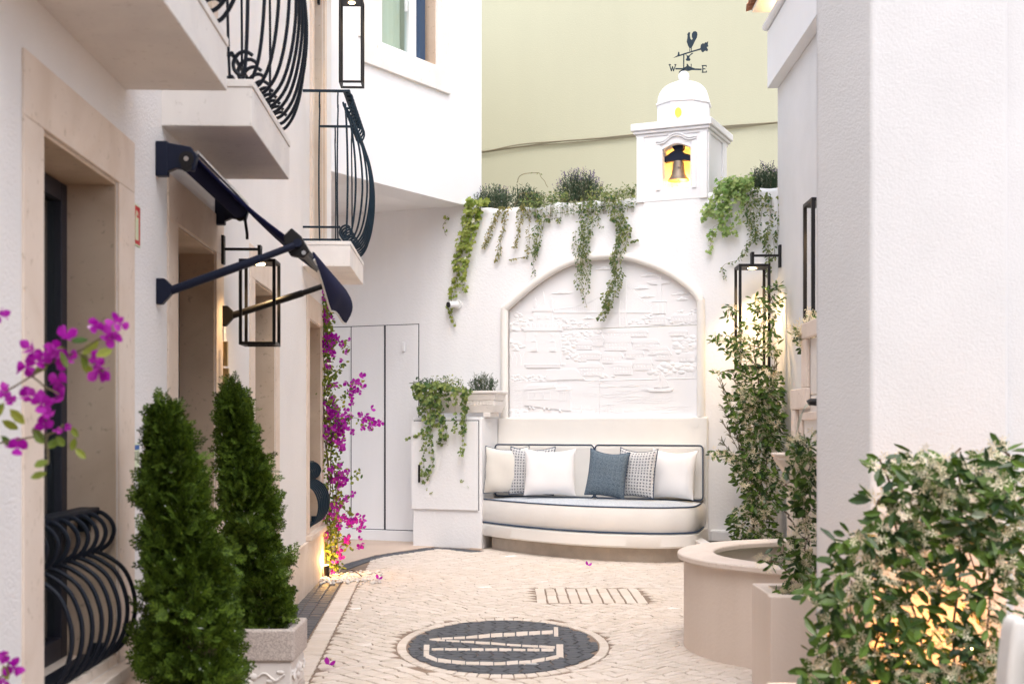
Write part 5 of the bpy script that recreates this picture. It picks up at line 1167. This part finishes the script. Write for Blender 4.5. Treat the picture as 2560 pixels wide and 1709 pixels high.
def tuft(name, label, x0, x1, ytop, ybase, F, d, n, mt, flowers=0, hl=.12, cat='shrub', group=None, blade=.045, fan=.5, flm=None, dw=.14, z_base=None):
    s0 = F.img(x0, ybase, d)[0]; s1 = F.img(x1, ybase, d)[0]; zb = z_base if z_base is not None else F.img((x0 + x1) / 2, ybase, d)[1]; zt = F.img((x0 + x1) / 2, ytop, d)[1]; h = zt - zb
    t = thing(name, label, cat, F.pt((s0 + s1) / 2, zb, d), group); pl = []; fl = []; sm = MB(); w = (s1 - s0)
    for i in range(n):
        u = rg.uniform(-1, 1); v = rg.uniform(-1, 1); hh = h * (1 - .45 * abs(u) ** 2.2) * rg.uniform(.6, 1.05)
        b = F.pt((s0 + s1) / 2 + u * w * .36, zb - .02, d + v * dw * .6); tip = F.pt((s0 + s1) / 2 + u * w * .5 + rg.uniform(-.02, .02), zb + hh, d + v * dw)
        if i % 3 == 0: sm.tube([b, b.lerp(tip, .55) + rv(.008), tip], .0012, 3)
        ax = (tip - b).normalized(); nb = 9
        for k in range(nb):
            q = .15 + .85 * k / nb; p = b.lerp(tip, q); dr = ax * .9 + rv(.75); pl.append((0, p, basis(rv(1) + F.n * .3, dr), blade * rg.uniform(.6, 1.1)))
        if flowers and rg.rand() < flowers:
            for k in range(4): fl.append((0, tip + rv(.006) + ax * .012 * k, basis(rv(1), ax + rv(.5)), .018))
    obj('stem', sm, M['twig'], t); scatter(t, 'leaf', [fold_leaf(.22, 1.0, 2)], pl, mt, 0)
    if fl: scatter(t, 'flower', [fold_leaf(.6, 1.0, 2)], fl, flm or M['lav_fl'], 0)
    return t
tuft('lavender', 'grey-green lavender tuft at the far end of the wall top by the corner house', 1196, 1278, 462, 524, FB, -.22, 170, M['lav'], .15)
tuft('rosemary', 'darker green rosemary tuft next to the first lavender on the wall top', 1278, 1350, 462, 522, FB, -.25, 140, M['lav'], 0)
tuft('lavender', 'large lavender tuft with purple tips on the wall top, largest of its kind', 1398, 1502, 430, 505, FB, -.22, 240, M['lav'], .5)
tuft('lavender', 'lavender tuft at the right end of the wall top beside the low house', 1880, 1950, 412, 480, FB, -.2, 150, M['lav'], .25)
def bushy(name, label, x0, x1, yt, yb, F, d, n, variants, mt, size, cat='shrub', dw=.15):
    s0 = F.img(x0, yb, d)[0]; s1 = F.img(x1, yb, d)[0]; zb = F.img((x0 + x1) / 2, yb, d)[1]; zt = F.img((x0 + x1) / 2, yt, d)[1]
    t = thing(name, label, cat, F.pt((s0 + s1) / 2, zb, d)); pl = []; sm = MB()
    for i in range(n):
        u, v, w = rg.uniform(-1, 1), rg.rand(), rg.uniform(-1, 1); s = (s0 + s1) / 2 + u * (s1 - s0) / 2; top = zb + (zt - zb) * (.6 + .4 * math.sin(u * 9 + d * 7) ** 2)
        p = F.pt(s, zb + (top - zb) * v, d + w * dw); pl.append((rg.randint(len(variants)), p, basis(V(0, 0, 1) + F.n * .6 + rv(.8), rv(1) + V(0, 0, .2)), size * rg.uniform(.6, 1.2)))
        if i % 12 == 0: sm.tube([F.pt(s, zb - .02, d), p], .0018, 3)
    obj('stem', sm, M['twig'], t); scatter(t, 'leaf', variants, pl, mt, 0); return t
bushy('creeping_plant', 'low green foliage covering the wall top between the lavenders', 1310, 1420, 478, 512, FB, -.08, 420, VL, M['vine'], .036, dw=.08)
bushy('creeping_plant', 'low leafy foliage spilling along the wall top up to the bell tower', 1470, 1592, 462, 500, FB, -.08, 420, VL, M['vine'], .036, dw=.08)
bushy('creeping_plant', 'fresh green leaves over the wall top above the ivy mound', 1800, 1885, 440, 478, FB, -.08, 300, iv1, M['ivy_light'], .036, dw=.08)
bushy('creeping_plant', 'leafy fringe draped over the front edge of the wall top above the arch', 1300, 1590, 480, 535, FB, .03, 620, VL, M['vine'], .034, dw=.04)
vine('dry_twig', 'bare dry twig arching above the wall top against the yellow wall', [([(1368, 470), (1362, 448), (1340, 432), (1310, 438), (1292, 458)], .02, .02, .25), ([(1285, 515), (1305, 488), (1335, 482), (1350, 484)], .03, .02, .1)], VL, M['vine_dry'], .028, 26, 0, stem=.0035, cat='twig', d0=-.02)
bushy('succulent', 'grey-green succulent at the front corner of the stone planter', 1038, 1082, 944, 975, FB, .27, 260, [fold_leaf(.4, 1.0, 2)], M['lav'], .036, dw=.09)
bushy('potted_plant', 'small pot plant with reddish leaf edges in the middle of the stone planter', 1078, 1150, 938, 972, FB, .27, 260, VL, M['vine'], .03, dw=.09)
tuft('rosemary', 'small rosemary bush at the free end of the stone planter', 1180, 1240, 930, 978, FB, .26, 110, M['lav'], 0, dw=.1, blade=.035)

# clipped conifers
def conifer(label, cx_, cy_, z0, z1, rmax, seed, n, npot, lean=(0, 0), open_=.0):
    rr = np.random.RandomState(seed); t = thing('conifer', label, 'conifer', (cx_, cy_, z0)); pl = []; H = z1 - z0
    def rad(q, a):
        r = .97 * rmax * (min(1, (q + .06) / .2) ** .6) * (1 - max(0, q - .15) / .89) ** .72
        return r * (1 + .20 * math.sin(a * 3 + q * 9 + seed) + .12 * math.sin(q * 21 + a * 2 + seed) + .07 * math.sin(a * 7 - q * 33))
    nb = n // 14
    for b in range(nb):                               # short branchlets carrying several sprays: gives tufts and gaps
        q = rr.rand() ** .85; a = rr.uniform(0, 6.283); r0 = rad(q, a) * (rr.uniform(.74, 1.0) if rr.rand() < .8 else rr.uniform(1.0, 1.22)); ctr_ = V(cx_ + lean[0] * q + r0 * math.cos(a), cy_ + lean[1] * q + r0 * math.sin(a), z0 + q * H)
        out = V(math.cos(a), math.sin(a), .5 + q * 1.0 + (1.5 if q > .85 else 0)).normalized()
        for k in range(14):
            p = ctr_ - out * rr.uniform(0, .045) + V(*rr.normal(0, .013, 3)); ax = out + V(*rr.uniform(-.55, .55, 3)); nr = V(*rr.uniform(-1, 1, 3)) + V(-math.sin(a), math.cos(a), 0)
            pl.append((rr.randint(3), p, basis(nr, ax), .062 * rr.uniform(.55, 1.25)))
    for k in range(40):
        q = .93 + .07 * rr.rand(); p = V(cx_ + lean[0] + rr.normal(0, .016), cy_ + lean[1] + rr.normal(0, .016), z0 + q * H + rr.uniform(-.04, .05)); pl.append((rr.randint(3), p, basis(V(*rr.uniform(-1, 1, 3)), V(rr.uniform(-.3, .3), rr.uniform(-.3, .3), 1)), .06 * rr.uniform(.6, 1.1)))
    obj('trunk', MB().tube([(cx_, cy_, z0 - .04), (cx_ + lean[0] * .5, cy_ + lean[1] * .5, z0 + H * .5), (cx_ + lean[0], cy_ + lean[1], z1 - .06)], [.02, .013, .005], 7), M['bark'], t)
    m = MB(); K = 18; 
    for i in range(K + 1): q = i / K; m.v += [(cx_ + lean[0] * q + rad(q, a_) * .60 * math.cos(a_), cy_ + lean[1] * q + rad(q, a_) * .60 * math.sin(a_), z0 + q * H * .93) for a_ in [j * math.pi / 8 for j in range(16)]]
    m.f = [(i * 16 + j, i * 16 + (j + 1) % 16, (i + 1) * 16 + (j + 1) % 16, (i + 1) * 16 + j) for i in range(K) for j in range(16)] + [tuple(range(16))]; m.mi = [0] * len(m.f)
    inner = []
    for b in range(1500):
        q = rr.rand(); a = rr.uniform(0, 6.283); r0 = rad(q, a) * rr.uniform(.45, .75); p = V(cx_ + lean[0] * q + r0 * math.cos(a), cy_ + lean[1] * q + r0 * math.sin(a), z0 + q * H * .95); inner.append((rr.randint(3), p, basis(V(*rr.uniform(-1, 1, 3)), V(math.cos(a), math.sin(a), .7)), .07))
    if not open_: obj('inner_core', m, M['bark'], t)  # solid dark core, added so nothing shows through the crown
    scatter(t, 'foliage', [spray(1.0, 4, k) for k in range(3)], pl + inner, M['thuja'], 0)
    return t
def square_pot(label, x0, x1, y0, y1, h, carve=True):
    t = thing('square_planter', label, 'planter', ((x0 + x1) / 2, (y0 + y1) / 2, 0)); e = .006
    gran = M['granite']
    obj('body', MB().wbox(x0 + .02, x1 - .02, y0 + .02, y1 - .02, 0, h * .22).wbox(x0 + .008, x1 - .008, y0 + .008, y1 - .008, h * .2201, h * .42), gran, t, bevel=.012, seg=3)
    obj('frieze', MB().wbox(x0 + .012, x1 - .012, y0 + .012, y1 - .012, h * .4201, h * .70), M['stone_pale'], t, bevel=.006)
    mm = MB(); mm.wbox(x0, x1, y0, y0 + .035, h * .7001, h).wbox(x0, x1, y1 - .035, y1, h * .7001, h).wbox(x0, x0 + .035, y0 + .0351, y1 - .0351, h * .7001, h).wbox(x1 - .035, x1, y0 + .0351, y1 - .0351, h * .7001, h)
    obj('rim', mm, gran, t, bevel=.01, seg=3)
    obj('soil', MB().wbox(x0 + .036, x1 - .036, y0 + .036, y1 - .036, h * .71, h * .93), M['soil'], t)
    for F_, a, b in ((Frame((x0, y0 + .012), (1, 0), (0, -1)), .04, x1 - x0 - .04), (Frame((x1 - .012, y0), (0, 1), (1, 0)), .04, y1 - y0 - .04)):
        cm_ = MB(); mid = (a + b) / 2; zc = h * .56
        for k in range(5): q = 2 * math.pi * k / 5; cm_.dome(F_, mid + .024 * math.cos(q), zc + .024 * math.sin(q), .0, .018, .016, .009)
        for sg in (-1, 1):
            cm_.tube([F_.pt(mid + sg * (.045 + .10 * u), zc + .014 * math.sin(u * 7), .002) for u in [k / 10 for k in range(11)]], .005, 6)
            for u in (.035, .075): cm_.dome(F_, mid + sg * (.055 + u), zc + .018 * (1 if u > .05 else -1), 0, .016, .008, .007)
        obj('carving', cm_, M['stone_pale'], t, smooth=60)
    pb = [pebble_(V(rg.uniform(x0 + .05, x1 - .05), rg.choice((rg.uniform(y0 + .045, y0 + .07), rg.uniform(y0 + .05, y1 - .05))), h * .94), .016) for _ in range(40)]
    for q in pb: obj('pebble', q, M['pebble'], t, smooth=60)
    return t
def pebble_(c, r):
    m = MB(); sx, sy, sz = rg.uniform(.7, 1.3), rg.uniform(.7, 1.2), rg.uniform(.45, .8); ro = rg.uniform(0, 3.14)
    vs = []
    for i in range(1, 4):
        for j in range(7):
            a = math.pi * i / 4; b = 2 * math.pi * j / 7 + ro; k = rg.uniform(.85, 1.12); vs.append(c + V(math.sin(a) * math.cos(b) * sx, math.sin(a) * math.sin(b) * sy, math.cos(a) * sz) * r * k)
    vs += [c + V(0, 0, r * sz), c - V(0, 0, r * sz)]
    fs = [(i * 7 + j, i * 7 + (j + 1) % 7, (i + 1) * 7 + (j + 1) % 7, (i + 1) * 7 + j) for i in range(2) for j in range(7)] + [(21, (j + 1) % 7, j) for j in range(7)] + [(22, 14 + j, 14 + (j + 1) % 7) for j in range(7)]
    return m.add(vs, fs)
gm = mat('granite_aggregate', (.62, .55, .50), .85, bump=.5, scale=210, col2=(.40, .34, .31), vscale=190, dist=.004, fac_lo=.42, fac_hi=.58); M['granite'] = gm
square_pot('square cast stone planter with carved flower frieze, under the farther conifer', -1.215, -.845, 4.96, 5.29, .42)
square_pot('square cast stone planter mostly below the view, under the nearer conifer', -1.19, -.83, 3.93, 4.29, .34)
conifer('bright green clipped conifer, nearer and fuller of the two', -1.0, 4.12, .30, 1.25, .146, 3, 4600, 0, lean=(-.115, 0))
conifer('slender clipped conifer with sparse tip behind the fuller one', -.995, 5.12, .41, 1.335, .122, 8, 2800, 0, lean=(-.125, .0), open_=True)

# bougainvillea against the end of the house
BG = thing('bougainvillea', 'magenta bougainvillea climbing a slim post at the end of the house, lit from below', 'climbing plant', P(833, 1430, 10.4))
YB = 10.42; pl = []; fl = []; sm = MB()
mains = [[(833, 1432), (828, 1340), (824, 1240), (818, 1120), (812, 1000), (808, 880), (812, 770)], [(838, 1430), (838, 1330), (832, 1220), (828, 1100), (822, 990)], [(828, 1430), (820, 1330), (818, 1200), (812, 1060), (806, 950)], [(842, 1428), (846, 1350), (842, 1260), (838, 1160)]]
for w_ in mains: sm.tube(wander([P(x, y, YB + rg.uniform(-.04, .04)) for x, y in w_], 5, .008), .0042, 5)
brs = [[(822, 860), (850, 855), (875, 868)], [(820, 950), (845, 925), (862, 912)], [(830, 1010), (865, 985), (890, 955), (900, 955)], [(845, 1050), (880, 1043), (915, 1055), (940, 1065)], [(835, 1160), (870, 1195), (900, 1180)], [(838, 1240), (860, 1270), (880, 1285)], [(838, 1330), (862, 1350), (875, 1362)], [(835, 1420), (815, 1380), (806, 1350)]]
for w_ in brs: sm.tube(wander([P(x, y, YB - .05) for x, y in w_], 5, .004), .0025, 4)
clus = [(812, 755, 22, 10), (815, 800, 16, 8), (820, 845, 22, 22), (815, 865, 24, 18), (835, 880, 20, 6), (815, 920, 16, 5), (858, 862, 26, 4), (890, 958, 22, 12), (882, 985, 16, 6), (822, 965, 20, 7), (832, 1020, 26, 18), (845, 1050, 30, 30), (830, 1075, 30, 24), (860, 1075, 24, 18), (845, 1110, 24, 14), (925, 1058, 34, 16), (900, 1045, 16, 5), (872, 1040, 18, 5), (840, 1185, 28, 20), (855, 1195, 16, 8), (845, 1255, 28, 16), (838, 1290, 24, 12), (872, 1300, 22, 10), (895, 1300, 22, 16), (868, 1345, 14, 5), (848, 1215, 20, 6), (885, 1352, 18, 5), (850, 1385, 16, 4), (815, 1340, 10, 2), (868, 1240, 12, 3), (845, 1405, 14, 3), (818, 1420, 10, 1)]
for x, y, r, n in clus:
    for k in range(int(n * .75) + 1): p = P(x + rg.normal(0, r * .5), y + rg.normal(0, r * .5), YB + rg.normal(-.04, .07)); fl.append((0, p, basis(V(.2, -1, .3) + rv(.8), rv(1)), .028 * rg.uniform(.8, 1.25)))
for k in range(1500):
    y = rg.uniform(735, 1420); wd = 14 if y < 900 else (24 if y < 1000 else 28); x = 822 + rg.normal(0, wd * .5) + (6 if y > 1000 else -4)
    if rg.rand() < .5 and 1110 < y < 1290: continue
    pl.append((rg.randint(2), P(x, y, YB + rg.normal(0, .07)), basis(V(.1, -1, .4) + rv(.7), rv(1) + V(0, 0, -.5)), .036 * rg.uniform(.6, 1.2)))
for w_ in brs:
    for k in range(26):
        u = rg.rand() * (len(w_) - 1); i = min(len(w_) - 2, int(u)); a, b = w_[i], w_[i + 1]; q = u - i
        pl.append((rg.randint(2), P(a[0] + (b[0] - a[0]) * q + rg.normal(0, 4), a[1] + (b[1] - a[1]) * q + rg.normal(0, 5), YB - .05 + rg.normal(0, .03)), basis(V(.1, -1, .4) + rv(.7), rv(1) + V(0, 0, -.5)), .036 * rg.uniform(.6, 1.2)))
obj('stem', sm, M['bark'], BG); scatter(BG, 'flower', [bract(1.0)], fl, M['bract'], 150); scatter(BG, 'leaf', [fold_leaf(.62, 1.0, 3), fold_leaf(.5, 1, 3)], pl, M['boug_leaf'], 150)
sp_ = P(818, 1400, 10.2); SL = thing('garden_spotlight', 'little black spotlight glowing at the foot of the bougainvillea', 'spotlight', (sp_.x, sp_.y, .02))
obj('body', MB().tube([(sp_.x, sp_.y, .02), (sp_.x - .008, sp_.y, .11)], .022, 14).tube([(sp_.x, sp_.y, 0), (sp_.x, sp_.y, .03)], .008, 8), M['black'], SL, smooth=50)
obj('lens', MB().tube([(sp_.x - .008, sp_.y, .108), (sp_.x - .0082, sp_.y, .113)], .018, 14), LAMP, SL)
point('spot_glow', (sp_.x - .0, sp_.y - .0, .15), 3.2, (1, .55, .16), .02, parent=SL)
cbl = obj('spotlight_cable', MB().tube(crom([(sp_.x, sp_.y, .05), (sp_.x + .08, sp_.y - .03, .03), (sp_.x + .2, sp_.y - .02, .07), (sp_.x + .30, sp_.y - .06, .015)], 6), .004, 6), M['black']); tag(cbl, 'thin black cable looping over the white gravel', 'cable')
PBl = thing('gravel_bed', 'patch of white marble gravel at the foot of the bougainvillea', 'gravel', (-1.3, 10.3, 0))
rest = MB(); cnt = 0
for k in range(520):
    x = rg.uniform(798, 950); y = rg.normal(1441, 8)
    if not 1426 < y < 1458: continue
    p = G(x, y, .012 + .012 * rg.rand() * (1 - abs(x - 850) / 150)); pb = pebble_(p, .0135 * rg.uniform(.7, 1.4))
    if cnt < 280: obj('pebble', pb, M['pebble'], PBl, smooth=60)
    else: rest.add(pb.v, pb.f)
    cnt += 1
if rest.v: obj('pebble', rest, M['pebble'], PBl, smooth=60, kind='stuff')
for x, y, lab in ((822, 1660, 'fallen magenta petal lying alone on the cobbles in front of the planter'), (1470, 1412, 'tiny magenta petal on the cobbles below the sofa'), (946, 1446, 'magenta petal on the edge of the white gravel')):
    v, f = bract(.032); p = G(x, y, .03); o = obj('fallen_petal', MB().add([tuple(q) for q in (v @ np.array(basis((.3, -.5, 1), (1, .3, 0))).T + np.array(p))], f), M['bract']); tag(o, lab, 'petal')

# jasmines
JC = [jas_cluster(1.0), jas_cluster(.8)]
def jasmine(name, label, base, stems, blobs, leaf, flower, nl, nf, Yr, near_l, near_f, leafm=None):
    """stems: image polylines; blobs: (x, y, rx, ry, weight) masses of foliage in depth range Yr"""
    t = thing(name, label, 'jasmine', base); sm = MB(); pl = []; fl = []; ym = (Yr[0] + Yr[1]) / 2
    for w_ in stems: sm.tube(wander([P(x, y, ym + rg.uniform(-.1, .1)) for x, y in w_], 6, .01), .0035 * leaf / .05, 5)
    tw = sum(b[4] for b in blobs)
    for x, y, rx, ry, w_ in blobs:
        def spot():
            a = rg.uniform(0, 6.283); r = rg.rand() ** .5; return x + rx * r * math.cos(a), y + ry * r * math.sin(a), r
        for k in range(int(nl * w_ / tw)):
            X_, Y_, r = spot(); dep = rg.uniform(Yr[0], Yr[1]) if rg.rand() < .6 else Yr[0] + rg.rand() * .3 * (Yr[1] - Yr[0])
            p = P(X_, Y_, dep); pl.append((rg.randint(2), p, basis(V(0, -.7, .8) + rv(.9), V((X_ - x) / rx, -.4, -.25) + rv(.8)), leaf * rg.uniform(.65, 1.2)))
        for k in range(int(nf * w_ / tw)):
            X_, Y_, r = spot(); p = P(X_, Y_, Yr[0] + (rg.rand() ** 1.6) * (Yr[1] - Yr[0])); fl.append((rg.randint(2), p, basis(V(0, -1, .3) + rv(.6), rv(1)), flower * rg.uniform(.7, 1.15)))
        if rg.rand() < .9:
            for q in range(3): a = spot(); sm.tube([P(x, y + ry * .6, ym), P((x + a[0]) / 2, (y + a[1]) / 2 + 6, ym), P(a[0], a[1], ym)], .0022 * leaf / .05, 4)
    obj('stem', sm, M['bark'], t); scatter(t, 'leaf', JL, pl, M['jas_leaf'], near_l); scatter(t, 'flower', JC, fl, M['jas_flower'], near_f)
    return t
# big shrub in front of the pillar
fgb = [(2125, 1500, 75, 90, 4), (2180, 1400, 110, 80, 6), (2280, 1330, 100, 80, 6), (2380, 1300, 110, 80, 6), (2480, 1290, 90, 90, 6), (2300, 1220, 80, 50, 4), (2420, 1200, 90, 50, 4), (2510, 1190, 60, 60, 3), (2215, 1165, 40, 25, 1.2), (2290, 1160, 50, 35, 2), (2400, 1155, 50, 30, 1.5), (2500, 1140, 30, 35, 1), (2090, 1640, 70, 80, 4), (2180, 1580, 110, 100, 6), (2320, 1500, 110, 90, 3.6), (2450, 1450, 110, 90, 4), (2330, 1650, 130, 80, 4), (2480, 1600, 100, 100, 5), (2150, 1345, 25, 28, .8), (2050, 1480, 40, 40, 1.3), (2040, 1690, 40, 30, 1), (2200, 1690, 140, 50, 5), (2420, 1700, 140, 50, 5), (2520, 1400, 60, 80, 3), (2190, 1250, 25, 20, .4)]
JB = jasmine('jasmine_shrub', 'large flowering star jasmine filling the corner below the big pillar', (1.2, 3.95, .3), [[(2300, 1709), (2280, 1500), (2240, 1300), (2200, 1150)], [(2380, 1709), (2400, 1450), (2390, 1200), (2405, 1120)], [(2450, 1709), (2480, 1400), (2510, 1180), (2520, 1130)], [(2200, 1700), (2150, 1500), (2160, 1360)]], fgb, .058, .034, 2000, 460, (3.55, 4.28), 300, 150)
FPb = thing('trough_planter', 'long low planter hidden at the foot of the big jasmine', 'planter', (1.3, 3.95, 0))
obj('box', MB().wbox(.86, 1.9, 3.62, 3.68, 0, .34).wbox(.86, 1.9, 4.28, 4.34, 0, .34).wbox(.86, .92, 3.6801, 4.2799, 0, .34).wbox(1.84, 1.9, 3.6801, 4.2799, 0, .34), M['plaster_pink'], FPb, bevel=.006)
obj('soil', MB().wbox(.9201, 1.8399, 3.6801, 4.2799, .2, .30), M['soil'], FPb)
for k, (x, y, Y, e) in enumerate(((2245, 1640, 4.22, 1.7), (2420, 1600, 4.22, 1.7))):
    p = P(x, y, Y); t = thing('garden_spotlight', ('amber spotlight buried in the big jasmine, nearer the pillar edge', 'amber spotlight buried in the big jasmine, nearer the armchair')[k], 'spotlight', (p.x, p.y, .30))
    obj('body', MB().tube([(p.x, p.y, .30), (p.x, p.y, p.z - .03)], .016, 12), M['black'], t, smooth=50); obj('lens', MB().tube([(p.x, p.y, p.z - .029), (p.x, p.y, p.z - .025)], .014, 12), LAMP, t)
    point('spot_glow', (p.x, p.y, p.z + .02), e, (1, .32, .005), .02, parent=t)
# slim jasmine in the box by the fountain
jb2 = [(2000, 1440, 38, 40, 5), (1985, 1480, 50, 14, 2.5), (1960, 1370, 30, 28, 2), (2010, 1350, 28, 60, 5), (2015, 1250, 24, 60, 5), (1985, 1250, 24, 30, 1.5), (2000, 1170, 30, 35, 2.5), (2010, 1110, 28, 30, 3), (1975, 1118, 22, 18, 1), (1925, 1400, 26, 18, .9), (1960, 1200, 18, 24, .8), (2025, 1180, 14, 60, 3)]
jasmine('jasmine_climber', 'slim jasmine climbing out of the square box beside the fountain', (1.22, 5.55, .48), [[(2005, 1480), (2018, 1380), (2012, 1280), (2025, 1180), (2008, 1100)], [(1990, 1470), (1960, 1420), (1925, 1400)], [(2010, 1350), (1980, 1300), (1960, 1280)], [(2020, 1260), (1985, 1225), (1960, 1210)]], jb2, .052, .036, 440, 140, (5.42, 5.70), 200, 80)
# tall jasmine in the far corner, reaching into the lantern
jb3 = [(1880, 1300, 55, 45, 5), (1910, 1230, 45, 60, 6), (1870, 1180, 35, 50, 3.5), (1905, 1130, 48, 60, 6), (1890, 1050, 60, 60, 7), (1900, 970, 55, 60, 6), (1870, 1010, 55, 50, 4), (1930, 1040, 30, 80, 4), (1840, 1140, 40, 12, .8), (1795, 1135, 28, 10, .5), (1870, 880, 36, 40, 1.6), (1920, 860, 30, 35, 1.2), (1840, 870, 30, 22, 1.2), (1805, 845, 30, 14, .8), (1915, 790, 28, 45, 1.0), (1870, 820, 26, 30, .7), (1935, 740, 22, 40, .9), (1895, 760, 20, 20, .8), (1825, 780, 14, 18, .4), (1800, 930, 26, 7, .4), (1850, 930, 18, 8, .3), (1890, 1340, 60, 14, 2)]
jasmine('jasmine_climber', 'tall jasmine in the far corner growing up through the black lantern', (2.05, 11.35, .2), [[(1890, 1400), (1895, 1250), (1900, 1100), (1895, 950), (1890, 850), (1930, 740)], [(1900, 1400), (1915, 1200), (1905, 1000), (1880, 900), (1810, 850)], [(1880, 1120), (1840, 1138), (1790, 1132)], [(1885, 945), (1840, 925), (1790, 932)], [(1900, 870), (1860, 850), (1825, 780)]], jb3, .066, .046, 2700, 520, (11.15, 11.70), 260, 150)
# olive shrub behind it
OL = thing('olive_shrub', 'grey-leaved olive shrub half hidden behind the tall jasmine', 'shrub', (1.95, 11.6, .17)); pl = []; sm = MB()
for k in range(26):
    a = rg.uniform(-1, 1); tip = (1850 + a * 62 + (20 if a > 0 else 0), rg.uniform(930, 1160)) if a < .4 else (1935 + rg.uniform(-14, 10), rg.uniform(870, 1100)); b0 = P(1885, 1330, 11.6); b1 = P((1885 + tip[0]) / 2 + 8, (1250 + tip[1]) / 2, 11.65); b2 = P(tip[0], tip[1], 11.6); w_ = crom([b0, b1, b2], 8); sm.tube(w_, .003, 4)
    for i in range(46): u = rg.uniform(.35, 1) * (len(w_) - 1); j = min(len(w_) - 2, int(u)); ax = (w_[j + 1] - w_[j]).normalized(); pl.append((0, w_[j].lerp(w_[j + 1], u - j), basis(rv(1) + V(0, -.5, 0), ax + rv(.7)), .062 * rg.uniform(.6, 1.1)))
obj('stem', sm, M['bark'], OL); scatter(OL, 'leaf', [fold_leaf(.17, 1.0, 2)], pl, M['olive'], 0)
# sprig near the half hidden lantern
jasmine('jasmine_sprig', 'loose jasmine sprig hanging around the half hidden lantern beside the pillar', P(2025, 860, 8.1), [[(2035, 880), (2020, 830), (2028, 780)], [(2030, 860), (1995, 850)]], [(2015, 835, 30, 22, 4), (2030, 790, 12, 24, 1.5), (2022, 865, 22, 10, 1)], .062, .050, 60, 44, (7.95, 8.2), 60, 44)

# nearest bougainvillea spray
YN = 2.85
BN = thing('bougainvillea_branch', 'blurred magenta bougainvillea sprays reaching in from the left edge', 'climbing plant', P(-40, 1000, YN)); sm = MB()
for w_ in ([(-60, 1010), (0, 985), (81, 939), (119, 912), (190, 880), (240, 852), (282, 835)], [(-60, 1118), (0, 1107), (60, 1095), (119, 1086), (160, 1062)], [(81, 939), (110, 965), (150, 985)], [(84, 1092), (84, 1070)], [(119, 1086), (118, 1120), (120, 1160)], [(-40, 1720), (5, 1690), (20, 1655)], [(20, 975), (28, 1010)], [(190, 880), (235, 905), (258, 930)]): sm.tube(wander([P(x, y, YN) for x, y in w_], 5, .0015), .0022, 5)
obj('stem', sm, M['twig'], BN); fl = []; pl = []
for x, y, r in ((158, 835, 20), (237, 814, 16), (291, 808, 17), (276, 838, 20), (82, 879, 19), (66, 914, 22), (106, 898, 19), (135, 872, 18), (166, 896, 20), (150, 912, 15), (253, 896, 17), (248, 930, 22), (240, 915, 16), (151, 950, 20), (158, 986, 22), (72, 984, 18), (100, 1006, 22), (126, 1036, 16), (106, 1060, 18), (45, 1115, 21), (5, 972, 15), (26, 1002, 14), (0, 788, 15), (14, 1638, 14), (28, 1668, 20), (4, 1700, 18), (166, 1068, 8), (150, 1082, 8)):
    for k in range(2): fl.append((0, P(x + rg.normal(0, 4), y + rg.normal(0, 4), YN + rg.uniform(-.03, .03)), basis(V(.1, -1, .1) + rv(.9), rv(1) + V(0, 0, .2)), r / FP * YN * 1.5))
for x, y in ((222, 848), (208, 878), (203, 908), (281, 872), (84, 1072), (154, 1097), (188, 1093), (140, 1090), (120, 1150), (118, 1180), (10, 1005), (24, 1022), (4, 1050), (12, 1012), (150, 876), (120, 915), (248, 852), (2, 1088), (176, 1066), (188, 1120), (8, 1660), (165, 868)):
    pl.append((0, P(x, y, YN + rg.uniform(-.03, .03)), basis(V(.2, -1, .3) + rv(.6), V(rg.uniform(-1, 1), 0, -.6)), .044 * rg.uniform(.7, 1.15)))
scatter(BN, 'flower', [bract(.85)], fl, M['bract'], 300); scatter(BN, 'leaf', [fold_leaf(.5, 1.0, 3)], pl, M['boug_leaf'], 300)

# armchair corner at the right edge
YC = 2.6; AC = thing('armchair', 'corner of a cream armchair back with blue-grey cushion at the right edge', 'chair', (1.15, YC, 0))
def cz(x, y): p = P(x, y, YC); return (p.x, p.z)
sh = crom([(*cz(x, y), 0) for x, y in ((2499, 1760), (2503, 1680), (2510, 1610), (2518, 1560), (2530, 1542), (2548, 1542), (2575, 1556), (2700, 1575), (2760, 1600), (2770, 1760))], 4)
FX = Frame((0, YC), (1, 0), (0, -1)); sh = [(p.x, p.y) for p in sh]
obj('back_shell', MB().prism(FX, sh, -.035, .035), M['seat_cloth'], AC, bevel=.012, seg=3)
obj('back_cushion', MB().prism(FX, [cz(*p) for p in ((2560, 1760), (2556, 1660), (2552, 1590), (2565, 1575), (2740, 1590), (2750, 1760))], .0355, .12), M['navy_pil'], AC, bevel=.015, seg=3)
obj('seat', MB().wbox(cz(2499, 1760)[0], cz(2770, 1760)[0], YC - .55, YC + .03, .36, .46), M['seat_cloth'], AC, bevel=.02)
for x in (cz(2515, 1)[0], cz(2750, 1)[0]):
    for y in (YC - .52, YC): obj('leg', MB().wbox(x - .015, x + .015, y - .015, y + .015, 0, .3595), M['bark'], AC)
    obj('back_post', MB().wbox(x - .015, x + .015, YC - .015, YC + .015, .4605, cz(1, 1759)[1] - .001), M['bark'], AC)

GROUPS = {'throw_pillow': 'throw pillows on the sofa', 'conifer': 'clipped conifers by the house', 'square_planter': 'square stone planters', 'hanging_creeper': 'creepers hanging from the wall top',
          'hanging_ivy': 'ivies hanging from the wall top', 'lavender': 'lavender tufts on the wall top', 'fallen_petal': 'fallen petals', 'garden_spotlight': 'small garden spotlights', 'jasmine_climber': 'climbing jasmines by the fountain',
          'rosemary': 'rosemary tufts', 'creeping_plant': 'low plants along the wall top'}
for o in S.objects:
    if o.parent is None and o.name.split('.')[0] in GROUPS: o['group'] = GROUPS[o.name.split('.')[0]]
